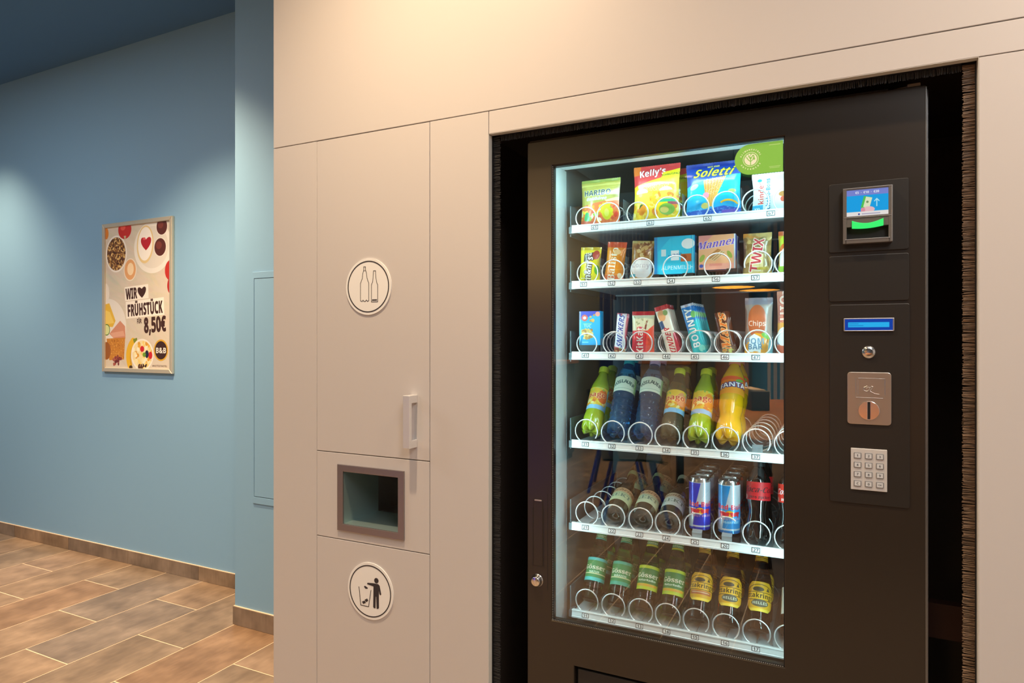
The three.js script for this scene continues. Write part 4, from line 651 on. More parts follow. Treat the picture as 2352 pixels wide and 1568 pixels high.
bag('wafer_finger_pack', 'red and cream wafer finger pack above shelf tag forty-three', 'chocolate bar', 4, -0.453, ZP + 0.006, 0.060, 0.108, 0.014, (c, w, h) => {
  fill(c, '#d8353a', 0, 0, w, h); fill(c, '#dfe3c4', 0, h * 0.08, w, h * 0.38); fill(c, '#c62a33', 0, 0, w, h * 0.09); poly(c, '#ec5a44', [[w * 0.6, h], [w * 0.72, h * 0.46], [w, h * 0.32], [w, h]]); poly(c, '#8f4a3a', [[w * 0.58, h * 0.42], [w * 0.66, h * 0.22], [w * 0.72, h * 0.23], [w * 0.66, h * 0.44]]); dot(c, '#d8506a', w * 0.36, h * 0.40, 26, 14);
  dot(c, '#d8353a', w * 0.36, h * 0.68, w * 0.3, h * 0.23); say(c, 'KitKat', w * 0.38, h * 0.70, 84, '#f4efe6', { rot: -Math.PI / 2, stroke: '#b3202a', lw: 6, sx: 0.95 }); scatter(c, 14, ['#c9cfa8', '#e9ecd8', '#b0b890'], w * 0.1, h * 0.12, w * 0.7, h * 0.2, 5, 12);
}, { tilt: 0.04 }, undefined, 3400);
const kbar = bag('milk_cream_bar', 'leaning white and red milk cream bar above shelf tag forty-four', 'chocolate bar', 4, -0.372, ZP + 0.006, 0.035, 0.126, 0.012, (c, w, h) => {
  fill(c, '#ece6d8', 0, 0, w, h); fill(c, '#c8303c', 0, 0, w, h * 0.09); dot(c, '#e0a878', w * 0.4, h * 0.2, 34, 50); dot(c, '#8fae6a', w * 0.7, h * 0.16, 20, 24); poly(c, '#3a5a8a', [[0, h * 0.32], [w * 0.35, h * 0.30], [w * 0.4, h * 0.46], [0, h * 0.48]]); say(c, 'KINDER', w * 0.5, h * 0.75, 66, '#d02f3e', { italic: true, rot: -Math.PI / 2, sx: 1.0 }); poly(c, '#d43a52', [[w * 0.86, h * 0.6], [w, h * 0.58], [w, h], [w * 0.7, h]]);
}, { lean: 0.28 }, 'leaning bars above shelf tag forty-four', 3400);
for (let i = 1; i < 4; i++) again(kbar, `${ORD[i]} white and red milk cream bar counted back from the glass above tag forty-four`, 0, 0, -0.022 * i, 'leaning bars above shelf tag forty-four');
const cbar = bag('coconut_bar', 'leaning turquoise coconut bar above shelf tag forty-five', 'chocolate bar', 4, -0.3075, ZP + 0.006, 0.033, 0.128, 0.012, (c, w, h) => {
  fill(c, '#22c3cf', 0, 0, w, h); poly(c, '#1f7fd0', [[0, 0], [w, 0], [w, h * 0.3], [0, h * 0.55]]); fill(c, '#c9d6e6', 0, 0, w, h * 0.05); say(c, 'BOUNTY', w * 0.47, h * 0.48, 82, '#eef6f8', { rot: -Math.PI / 2, sx: 1.05, stroke: '#1a7a9a', lw: 5 }); dot(c, '#6fc26a', w * 0.8, h * 0.22, 22, 30); dot(c, '#7fe6dc', w * 0.75, h * 0.9, 26, 30);
}, { lean: 0.26 }, 'leaning bars above shelf tag forty-five', 3400);
for (let i = 1; i < 6; i++) again(cbar, `${ORD[i]} turquoise coconut bar counted back from the glass above tag forty-five`, 0.001 * i, 0, -0.022 * i, 'leaning bars above shelf tag forty-five');
const mbar = bag('caramel_bar', 'brown bar with orange script above shelf tag forty-six', 'chocolate bar', 4, -0.2385, ZP + 0.006, 0.033, 0.104, 0.014, (c, w, h) => {
  fill(c, '#5a2c1a', 0, 0, w, h); fill(c, '#7a7060', 0, h * 0.84, w, h * 0.16); say(c, 'Mars', w * 0.46, h * 0.48, 96, '#e8742a', { font: 'serif', italic: true, rot: -Math.PI / 2, stroke: '#f3d9a0', lw: 6, sx: 1.3 }); dot(c, '#c3cf7a', w * 0.7, h * 0.93, 22, 18); scatter(c, 8, ['#d0a85a', '#e88a3a'], w * 0.1, h * 0.84, w * 0.4, h * 0.12, 5, 10);
}, { lean: 0.18 }, undefined, 3400);
again(mbar, 'second brown bar with orange script, behind the one above tag forty-six', 0, 0, -0.03);
bag('potato_stick_bag', 'tall orange and white crisp bag above shelf tag forty-seven', 'crisp bag', 4, -0.1705, ZP, 0.064, 0.136, 0.026, (c, w, h) => {
  fill(c, '#a08a80', 0, 0, w, h); fill(c, '#8d7f8a', 0, 0, w, h * 0.12); dot(c, '#c4643a', w * 0.46, h * 0.42, 66, 120); say(c, 'Chips', w * 0.46, h * 0.46, 50, '#e7d2c8', { bold: false }); poly(c, '#f0a02c', [[0, h], [w * 0.05, h * 0.78], [w * 0.4, h * 0.62], [w * 0.85, h * 0.66], [w, h]]); poly(c, '#7fc8dc', [[w * 0.8, h], [w * 0.9, h * 0.74], [w, h * 0.74], [w, h]]);
  poly(c, '#eef2f4', [[w * 0.14, h * 0.96], [w * 0.18, h * 0.7], [w * 0.36, h * 0.64], [w * 0.6, h * 0.7], [w * 0.58, h * 0.97]]); say(c, 'POM', w * 0.38, h * 0.77, 60, '#7d9ab8'); say(c, 'BÄR', w * 0.38, h * 0.87, 54, '#6a8aa8'); dot(c, '#7fb84a', w * 0.78, h * 0.68, 34, 16, 0.6);
}, { tilt: 0.04 }, undefined, 3000);
bag('paprika_crisp_bag', 'tall red lettered snack bag past shelf tag forty-seven at the frame', 'crisp bag', 4, -0.0985, ZP, 0.062, 0.150, 0.026, (c, w, h) => {
  fill(c, '#d88a72', 0, 0, w, h); say(c, 'CHIO', w * 0.3, h * 0.34, 90, '#f2cfc0', { rot: -Math.PI / 2, stroke: '#c64a3c', lw: 8 }); fill(c, '#e0a04a', 0, h * 0.5, w, h * 0.16); fill(c, '#7f8aa8', 0, h * 0.66, w, h * 0.18); dot(c, '#e8ecec', w * 0.3, h * 0.72, 50, 60); fill(c, '#c9583a', 0, h * 0.86, w, h * 0.14);
}, { tilt: 0.04 }, undefined, 2600);

// ---------------------------------------------------------------- bottles and cans
function petGeo(profile, petals, depth = 0.10) {   // lathe with a petal foot
  const g = lathe(profile, 40), p = g.attributes.position;
  for (let i = 0; i < p.count; i++) {
    const x = p.getX(i), y = p.getY(i), z = p.getZ(i), a = Math.atan2(x, z), k = Math.max(0, 1 - y / 0.034), f = 1 - depth * 1.6 * k * Math.pow(0.5 - 0.5 * Math.cos(petals * a), 2.2);
    p.setXYZ(i, x * f, y + 0.012 * k * Math.pow(0.5 - 0.5 * Math.cos(petals * a), 2.5), z * f);
  }
  g.computeVertexNormals(); return g;
}
const cyl = (r0, r1, y0, y1, rect, seg = 40) => mapTo(new THREE.CylinderGeometry(r1, r0, y1 - y0, seg, 1, true, -Math.PI, Math.PI * 2).translate(0, (y0 + y1) / 2, 0), rect);
function capGeo(r, y0, y1) {
  const g = lathe([[r * 0.94, y0], [r, y0 + 0.001], [r, y1 - 0.0015], [r * 0.93, y1], [0.0001, y1]], 40), p = g.attributes.position;
  for (let i = 0; i < p.count; i++) { const a = Math.atan2(p.getX(i), p.getZ(i)), rr = Math.hypot(p.getX(i), p.getZ(i)); if (rr > r * 0.9) { const f = 1 - 0.03 * (Math.round((a + Math.PI) / (Math.PI * 2) * 40) & 1); p.setX(i, p.getX(i) * f); p.setZ(i, p.getZ(i) * f); } }
  g.computeVertexNormals(); return g;
}
function stand(o, row, x, z, r, tilt, turn = 0.22) { o.position.set(x, SHELF_TOP[row] - 0.0030 + r * Math.sin(tilt), z); o.rotation.set(-tilt, turn, 0, 'XYZ'); return o; }
const liquid = (color, dist, ior = 1.36) => phys(lin(1, 1, 1), 0.03, { transmission: 1, thickness: 0.06, ior, attenuationColor: color, attenuationDistance: dist });
const cloudy = (color) => phys(color, 0.12, { clearcoat: 1, clearcoatRoughness: 0.05 });

// juice bottles 31, 34, 35
const juicePrint = (tone) => print(420, 200, (c, w, h) => {
  fill(c, '#f0c43a', 0, 0, w, h); fill(c, '#8fc4e8', 0, h * 0.80, w, h * 0.2); fill(c, '#7fcfe0', w * 0.68, 0, w * 0.06, h * 0.8); scatter(c, 36, ['#f2a02a', '#f6d860', '#e8802a', '#f9e9a0'], w * 0.2, h * 0.42, w * 0.6, h * 0.34, 10, 24); dot(c, tone, w * 0.60, h * 0.40, 40, 60); scatter(c, 14, ['#c8d86a', '#a0b84a'], 0, 0, w, h * 0.14, 6, 14);
  say(c, 'pago', w * 0.48, h * 0.34, 62, '#d8402e', { stroke: '#f8e0a0', lw: 6, rot: -0.05 });
});
const juiceProfile = [[0.0001, 0.004], [0.016, 0.001], [0.0235, 0.0], [0.0285, 0.008], [0.0292, 0.024], [0.0283, 0.045], [0.0262, 0.058], [0.0258, 0.062], [0.0258, 0.132], [0.0262, 0.136], [0.0245, 0.146], [0.0175, 0.168], [0.0132, 0.182], [0.0130, 0.200], [0.0001, 0.201]];
function juiceBottle(label, col, mat, tone, cap) {
  const o = thing('juice_bottle', label, 'juice bottle'), pr = juicePrint(tone);
  part(o, 'body', petGeo(juiceProfile, 6, 0.12), mat); part(o, 'label_sleeve', cyl(0.0262, 0.0262, 0.063, 0.131, pr), PAPER, 'yellow fruit label'); part(o, 'cap', capGeo(0.0148, 0.190, 0.208), cap, 'yellow screw cap');
  return stand(o, 3, COL[col], -0.190, 0.029, 0.62);
}
const yellowCap = std(srgb(206, 208, 48), 0.4), greenJuice = cloudy(lin(0.36, 0.45, 0.015)), clearPET = phys(lin(0.42, 0.36, 0.22), 0.04, { transmission: 0.85, thickness: 0.06, ior: 1.34, attenuationColor: lin(0.6, 0.55, 0.4), attenuationDistance: 0.08 });
const j1 = juiceBottle('yellow-green juice bottle with fruit label above shelf tag thirty-one', 1, greenJuice, '#e8702a', yellowCap);
const j4 = juiceBottle('clear juice bottle with fruit label above shelf tag thirty-four', 4, clearPET, '#e89a6a', yellowCap);
const j5 = juiceBottle('yellow-green juice bottle with fruit label above shelf tag thirty-five', 5, greenJuice, '#f0902a', yellowCap);
again(j1, 'second juice bottle, behind the one above shelf tag thirty-one', 0, 0, -0.076); again(j4, 'second juice bottle, behind the one above shelf tag thirty-four', 0, 0, -0.076); again(j5, 'second juice bottle, behind the one above shelf tag thirty-five', 0, 0, -0.076);
// water bottles 32, 33
{
  const pr = print(420, 110, (c, w, h) => { fill(c, '#d9e6d4', 0, 0, w, h); fill(c, '#a9cf9a', w * 0.66, 0, w * 0.12, h); c.strokeStyle = '#9ab8a4'; c.lineWidth = 3; c.beginPath(); c.moveTo(w * 0.25, h * 0.82); c.lineTo(w * 0.65, h * 0.82); c.stroke(); [...'VÖSLAUER'].forEach((ch, i) => say(c, ch, w * (0.34 + i * 0.042), h * (0.52 - 0.16 * Math.sin(i / 7 * Math.PI)), 34, '#274a4c', { rot: (i - 3.5) * 0.07 })); });
  const prof = [[0.0001, 0.005], [0.018, 0.001], [0.025, 0.0], [0.0290, 0.008], [0.0293, 0.03]];
  for (let k = 0; k < 4; k++) { const y = 0.040 + k * 0.019; prof.push([0.0290, y], [0.0262, y + 0.007], [0.0290, y + 0.014]); }
  prof.push([0.0292, 0.119], [0.0292, 0.166], [0.0285, 0.172], [0.0215, 0.192], [0.0150, 0.206], [0.0128, 0.212], [0.0128, 0.222], [0.0001, 0.223]);
  const water = phys(lin(0.10, 0.36, 0.66), 0.04, { transmission: 0.90, thickness: 0.06, ior: 1.33, attenuationColor: lin(0.35, 0.7, 0.95), attenuationDistance: 0.08 }), capBlue = std(srgb(36, 150, 160), 0.4), capLilac = std(srgb(150, 150, 190), 0.4);
  [[2, capBlue, 'blue water bottle with teal cap above shelf tag thirty-two'], [3, capLilac, 'blue water bottle with lilac cap above shelf tag thirty-three']].forEach(([i, cap, label]) => {
    const o = thing('water_bottle', label, 'water bottle');
    part(o, 'body', petGeo(prof, 5, 0.10), water); part(o, 'label_band', cyl(0.0296, 0.0296, 0.120, 0.165, pr), PAPER, 'pale paper band'); part(o, 'cap', capGeo(0.0150, 0.214, 0.229), cap);
    stand(o, 3, COL[i], -0.190, 0.029, 0.57); again(o, label.replace(/^blue/, 'second blue').replace(/above shelf/, 'behind the front bottle over'), 0, 0, -0.072);
  });
}
// orange lemonade 36
{
  const pr = print(420, 150, (c, w, h) => { fill(c, '#ec7a1c', 0, 0, w, h); poly(c, '#f39a2c', [[0, h * 0.7], [w * 0.5, h * 0.6], [w, h * 0.8], [w, h], [0, h]]); poly(c, '#e8562a', [[0, 0], [w, 0], [w, h * 0.16], [0, h * 0.24]]); say(c, 'FANTA', w * 0.48, h * 0.5, 52, '#ffffff', { rot: -0.1, stroke: '#2a2f7a', lw: 12 }); dot(c, '#6fb24a', w * 0.58, h * 0.22, 26, 12, -0.4); });
  const o = thing('orange_soda_bottle', 'orange soda bottle with orange label above shelf tag thirty-six', 'soda bottle');
  part(o, 'body', petGeo([[0.0001, 0.005], [0.018, 0.001], [0.026, 0.0], [0.0318, 0.010], [0.0322, 0.028], [0.0305, 0.045], [0.0262, 0.062], [0.0258, 0.072], [0.0285, 0.088], [0.0306, 0.102], [0.0300, 0.122], [0.0292, 0.128], [0.0292, 0.168], [0.0270, 0.182], [0.0175, 0.206], [0.0130, 0.216], [0.0128, 0.228], [0.0001, 0.229]], 5, 0.14), cloudy(lin(0.78, 0.42, 0.004)));
  part(o, 'label_sleeve', cyl(0.0304, 0.0299, 0.122, 0.172, pr), PAPER, 'orange label sleeve'); part(o, 'cap', capGeo(0.0150, 0.218, 0.234), std(srgb(214, 120, 96), 0.4));
  stand(o, 3, COL[6], -0.194, 0.031, 0.58, 0.2); again(o, 'second orange soda bottle, behind the one above shelf tag thirty-six', 0, 0, -0.080);
}
// small sparkling wine bottles 22, 23, 24
{
  const pr = (a, b, t) => print(300, 130, (c, w, h) => { fill(c, a, 0, 0, w, h); fill(c, b, 0, 0, w, h * 0.32); fill(c, 'rgba(120,90,70,0.5)', w * 0.3, h * 0.36, w * 0.4, 4); say(c, t, w * 0.5, h * 0.16, 30, '#8a5a3a', { font: 'serif', italic: true }); say(c, 'SEKT', w * 0.5, h * 0.6, 40, '#7a8a78', { font: 'serif' }); });
  const prof = [[0.0001, 0.010], [0.012, 0.006], [0.022, 0.0005], [0.0270, 0.002], [0.0285, 0.010], [0.0285, 0.088], [0.0265, 0.106], [0.0190, 0.128], [0.0138, 0.146], [0.0128, 0.172], [0.0128, 0.190], [0.0001, 0.191]];
  const dark = phys(lin(0.010, 0.018, 0.012), 0.05, { clearcoat: 1, clearcoatRoughness: 0.03 });
  const green = std(srgb(170, 182, 130), 0.45, 0.2), cream = std(srgb(206, 204, 178), 0.45, 0.2);
  [[2, '#cfd6a8', '#dcae84', 'Hochriegl', green, 22], [3, '#cfd6b0', '#e0b488', 'Hochriegl', green, 23], [4, '#dfe6dc', '#d3c3a2', 'Schlumberger', cream, 24]].forEach(([i, a, b, t, foil, n]) => {
    const o = thing('sparkling_wine_bottle', `small dark sparkling wine bottle lying back above shelf tag ${spell(n)}`, 'wine bottle');
    part(o, 'body', lathe(prof, 40), dark); part(o, 'label', cyl(0.0289, 0.0289, 0.030, 0.084, pr(a, b, t)), PAPER, 'cream paper label'); part(o, 'cap', capGeo(0.0150, 0.178, 0.196), foil, 'pale foil cap');
    stand(o, 2, COL[i] - 0.003, -0.184, 0.0285, 1.19, 0.15);
    if (n < 24) stand(again(o, `second sparkling wine bottle, behind the one above shelf tag ${spell(n)}`, 0, 0, 0), 2, COL[i] - 0.006, -0.362, 0.0285, 0.74, 0.15);
  });
}
// slim cans 25, 26
{
  const can = (label, n, main, second, i, pale) => {
    const pr = print(420, 330, (c, w, h) => {
      fill(c, main, 0, 0, w, h); const q = w / 4;
      for (let k = 0; k < 4; k++) { poly(c, '#c3ccd6', !(k & 1) ? [[k * q + q * 0.05, 0], [k * q + q, 0], [k * q + q, h * 0.46], [k * q - q * 0.25, h * 0.46]] : [[k * q, h * 0.54], [k * q + q * 0.75, h * 0.54], [k * q + q * 0.5, h], [k * q, h]]); }
      fill(c, '#cfd6dd', 0, h * 0.90, w, h * 0.035); fill(c, second, 0, h * 0.95, w, h * 0.05); fill(c, '#cfd6dd', 0, 0, w, h * 0.02);
      say(c, 'Red Bull', w * 0.5, h * 0.46, 44, '#d8203c', { stroke: '#e8b8c4', lw: 2 }); dot(c, '#f0b428', w * 0.5, h * 0.60, 28, 24); for (const s of [-1, 1]) { dot(c, '#d8283a', w * 0.5 + s * 36, h * 0.60, 32, 13, s * -0.25); dot(c, '#d8283a', w * 0.5 + s * 12, h * 0.585, 11, 9); dot(c, '#d8283a', w * 0.5 + s * 54, h * 0.635, 6, 12); }
      say(c, 'ENERGY DRINK', w * 0.5, h * 0.70, 22, '#d89ab0'); if (pale) say(c, 'SUGARFREE', w * 0.5, h * 0.77, 22, '#bfe4f4');
    });
    const o = thing('energy_drink_can', label, 'drink can', [0, 0, 0]);
    part(o, 'body', cyl(0.0265, 0.0265, 0.006, 0.124, pr, 48), CAN);
    part(o, 'base', lathe([[0.0001, 0.004], [0.018, 0.003], [0.021, 0], [0.023, 0.001], [0.0265, 0.006]], 40), chrome);
    const lid = part(o, 'lid', lathe([[0.0265, 0.124], [0.0245, 0.130], [0.0238, 0.1335], [0.0225, 0.134], [0.0215, 0.130], [0.0001, 0.1295]], 40), chrome, 'silver can lid');
    part(lid, 'pull_tab', new THREE.TorusGeometry(0.006, 0.0016, 6, 18).scale(0.8, 1.4, 1).rotateX(Math.PI / 2).translate(0, 0.1312, 0.003), steel);
    o.position.set(COL[i] + 0.002, SHELF_TOP[2] - 0.0028 + 0.0095, -0.200); o.rotation.y = 0.2;
    vpart(vm.children.find((q) => q.name === 'shelf' && q.userData.label.includes('21')), 'can_step', bx(COL[i] - 0.026, COL[i] + 0.030, SHELF_TOP[2] - 0.0095, SHELF_TOP[2] + 0.006, -0.45, ZS - 0.022), blackPlastic);
    for (let k = 1; k < 4; k++) again(o, `${ORD[k]} ${pale ? 'pale' : 'dark'} blue and silver energy drink can counted back from the glass, tag ${spell(n)}`, 0, 0, -0.060 * k, `energy drink cans queued over tag ${spell(n)}`);
  };
  can('dark blue and silver energy drink can above shelf tag twenty-five', 25, '#1c34d0', '#1a2fae', 5, false);
  can('light blue and silver energy drink can above shelf tag twenty-six', 26, '#1a92d8', '#1a78c0', 6, true);
}
// cola bottles 27 and next
{
  const pr = (bg, ink) => print(420, 110, (c, w, h) => { fill(c, bg, 0, 0, w, h); say(c, 'Coca-Cola', w * 0.5, h * 0.42, 46, ink, { font: 'serif', italic: true, sx: 0.95 }); say(c, 'zero zucker', w * 0.5, h * 0.82, 24, bg === '#c4141c' ? '#1a0406' : '#ffffff'); dot(c, '#e8b0a0', w * 0.27, h * 0.84, 15); });
  const prof = [[0.0001, 0.005], [0.016, 0.001], [0.0235, 0.0], [0.0272, 0.010], [0.0275, 0.028], [0.0262, 0.044], [0.0235, 0.060], [0.0232, 0.072], [0.0255, 0.088], [0.0275, 0.097], [0.0275, 0.138], [0.0262, 0.146], [0.0165, 0.166], [0.0130, 0.174], [0.0128, 0.186], [0.0001, 0.187]];
  const cola = phys(lin(0.006, 0.003, 0.002), 0.04, { clearcoat: 1, clearcoatRoughness: 0.03 });
  const mk = (label, x, rect, cap) => { const o = thing('cola_bottle', label, 'cola bottle'); part(o, 'body', petGeo(prof, 5, 0.12), cola); part(o, 'label_band', cyl(0.0279, 0.0279, 0.096, 0.139, rect), PAPER, 'red label band'); part(o, 'cap', capGeo(0.0150, 0.176, 0.192), cap); return stand(o, 2, x, -0.190, 0.0275, 0.16); };
  const c1 = mk('dark cola bottle with deep red label above shelf tag twenty-seven', COL[7], pr('#c4141c', '#2a0508'), blackPlastic); again(c1, 'second dark cola bottle, behind the one above shelf tag twenty-seven', 0, 0, -0.078);
  mk('cola bottle with bright red label past shelf tag twenty-seven at the frame', COL[8] + 0.001, pr('#e8331f', '#ffffff'), std(srgb(200, 40, 34), 0.4));
}
// beer bottles 11-18
{
  const prof = [[0.0001, 0.008], [0.013, 0.004], [0.020, 0.0005], [0.0245, 0.002], [0.0265, 0.008], [0.0268, 0.020], [0.0268, 0.112], [0.0256, 0.124], [0.0212, 0.142], [0.0165, 0.158], [0.0142, 0.176], [0.0132, 0.205], [0.0140, 0.208], [0.0140, 0.216], [0.0122, 0.220], [0.0001, 0.2205]];
  const greenGlass = liquid(lin(0.26, 0.40, 0.06), 0.028, 1.42), brownGlass = liquid(lin(0.42, 0.20, 0.06), 0.026, 1.42);
  const gos = (a, b, rim, sub) => print(420, 190, (c, w, h) => { const x0 = w * 0.25, x1 = w * 0.75; fill(c, a, 0, 0, w, h); if (rim) { fill(c, rim, 0, 0, w, h); c.fillStyle = a; c.beginPath(); c.roundRect(x0, h * 0.13, x1 - x0, h * 0.62, 26); c.fill(); fill(c, rim, 0, h * 0.76, w, h * 0.24); fill(c, '#e8a92a', w * 0.32, h * 0.76, w * 0.36, h * 0.10); } else { fill(c, b, 0, 0, w, h * 0.13); fill(c, b, 0, h * 0.84, w, h * 0.16); fill(c, '#d9d6a0', 0, h * 0.66, w, h * 0.05); } say(c, 'Gösser', w * 0.5, h * 0.42, 48, '#f0ead2', { font: 'serif', stroke: '#5a7a3a', lw: 3 }); say(c, sub, w * 0.5, h * 0.62, 22, '#e8efd8'); });
  const otta = (band) => print(420, 210, (c, w, h) => {
    fill(c, '#e9a912', 0, 0, w, h); c.strokeStyle = '#5a3a0c'; c.lineWidth = 4; c.beginPath(); c.arc(w * 0.5, h * 0.62, h * 0.52, -2.5, -0.64); c.stroke(); fill(c, '#f2b81c', 0, h * 0.36, w, h * 0.24); fill(c, '#5a3a0c', 0, h * 0.35, w, 4); fill(c, '#5a3a0c', 0, h * 0.60, w, 4); say(c, 'Ottakringer', w * 0.5, h * 0.475, 46, '#3c2708', { sx: 0.86 });
    dot(c, '#4a3a24', w * 0.47, h * 0.26, 34, 16); poly(c, '#4a3a24', [[w * 0.585, h * 0.3], [w * 0.61, h * 0.16], [w * 0.635, h * 0.3]]); if (band) { fill(c, '#c8683a', w * 0.33, h * 0.65, w * 0.34, h * 0.13); fill(c, '#e8c8a0', w * 0.36, h * 0.69, w * 0.28, 6); } else { dot(c, '#5a5440', w * 0.5, h * 0.72, 52, 26); say(c, 'HELLES', w * 0.5, h * 0.72, 26, '#d8dcc0'); } fill(c, '#f4d040', w * 0.3, h * 0.90, w * 0.4, h * 0.1);
  });
  const neck = print(260, 70, (c, w, h) => { fill(c, '#d8961a', 0, 0, w, h); fill(c, '#5a3a0c', 0, h * 0.55, w, 6); fill(c, '#7a4c10', 0, h * 0.78, w, 5); dot(c, '#4a2f0c', w * 0.5, h * 0.28, 16, 12); });
  const crown = std(srgb(190, 170, 110), 0.35, 0.6), crownG = std(srgb(60, 120, 70), 0.35, 0.4);
  const beer = (n, i, rect, mat, lbl, y0, y1, neckLabel, label, arc) => {
    const o = thing('beer_bottle', label, 'beer bottle'), r = 0.0272;
    part(o, 'body', lathe(prof, 40), mat);
    const uvSpan = arc; const g = new THREE.CylinderGeometry(r, r, y1 - y0, 36, 10, true, -Math.PI * uvSpan, Math.PI * 2 * uvSpan).translate(0, (y0 + y1) / 2, 0), p = g.attributes.position;
    if (neckLabel) for (let k = 0; k < p.count; k++) { const t = (p.getY(k) - y0) / (y1 - y0), band = t > 0.40 && t < 0.66 ? 1 : 0.84 - 0.42 * Math.pow(Math.abs(t - 0.5) * 2, 2.5), a = Math.atan2(p.getX(k), p.getZ(k)) * band; p.setX(k, Math.sin(a) * r); p.setZ(k, Math.cos(a) * r); }
    const uv = g.attributes.uv; for (let k = 0; k < uv.count; k++) { const a = Math.atan2(p.getX(k), p.getZ(k)); uv.setX(k, 0.5 + a / (Math.PI * 2)); } mapTo(g, rect); g.computeVertexNormals();
    part(o, 'label', g, PAPER, lbl);
    if (neckLabel) part(o, 'neck_label', cyl(0.0158, 0.0142, 0.168, 0.186, neck), PAPER, 'golden neck label'); else part(o, 'neck_label', cyl(0.0160, 0.0143, 0.166, 0.184, rect), PAPER);
    part(o, 'crown_cap', capGeo(0.0150, 0.213, 0.222), neckLabel ? crown : crownG);
    return stand(o, 1, COL[i], -0.192, 0.0268, 0.55, 0.12);
  };
  const A = gos('#3f8f4e', '#4fc0b8', null, 'NATUR'), B = gos('#3a8a4a', '#46a88a', null, 'MÄRZEN'), C = gos('#3f7a34', '#c8d22e', '#c9cf2a', 'NaturRadler'), D = gos('#3f7f3c', '#c8d22e', '#bfcb2a', 'NaturRadler');
  const b = [beer(11, 1, A, greenGlass, 'green and turquoise label', 0.050, 0.112, false, 'green beer bottle with turquoise edged label above shelf tag eleven', 1), beer(12, 2, B, greenGlass, 'green label', 0.050, 0.112, false, 'green beer bottle with plain green label above shelf tag twelve', 1), beer(13, 3, C, greenGlass, 'yellow edged green label', 0.050, 0.112, false, 'green shandy bottle with yellow edged label above shelf tag thirteen', 1), beer(14, 4, D, greenGlass, 'yellow edged green label', 0.048, 0.112, false, 'green shandy bottle with yellow edged label above shelf tag fourteen', 1),
    beer(15, 5, otta(true), brownGlass, 'golden yellow label', 0.046, 0.114, true, 'brown beer bottle with yellow and red label above shelf tag fifteen', 0.6), beer(16, 6, otta(false), brownGlass, 'golden yellow label', 0.044, 0.114, true, 'brown beer bottle with yellow label above shelf tag sixteen', 0.6), beer(17, 7, otta(false), brownGlass, 'golden yellow label', 0.044, 0.114, true, 'brown beer bottle with yellow label above shelf tag seventeen', 0.6)];
  b.forEach((o, i) => again(o, `second beer bottle, behind the one above shelf tag ${spell(11 + i)}`, 0, 0, -0.070));
  const w = print(200, 120, (c, W_, h) => { fill(c, '#efe6dc', 0, 0, W_, h); });
  const o = beer(18, 8, w, brownGlass, 'plain white label', 0.050, 0.112, false, 'brown beer bottle with white label past shelf tag seventeen at the frame', 1); o.position.x += 0.006;
}

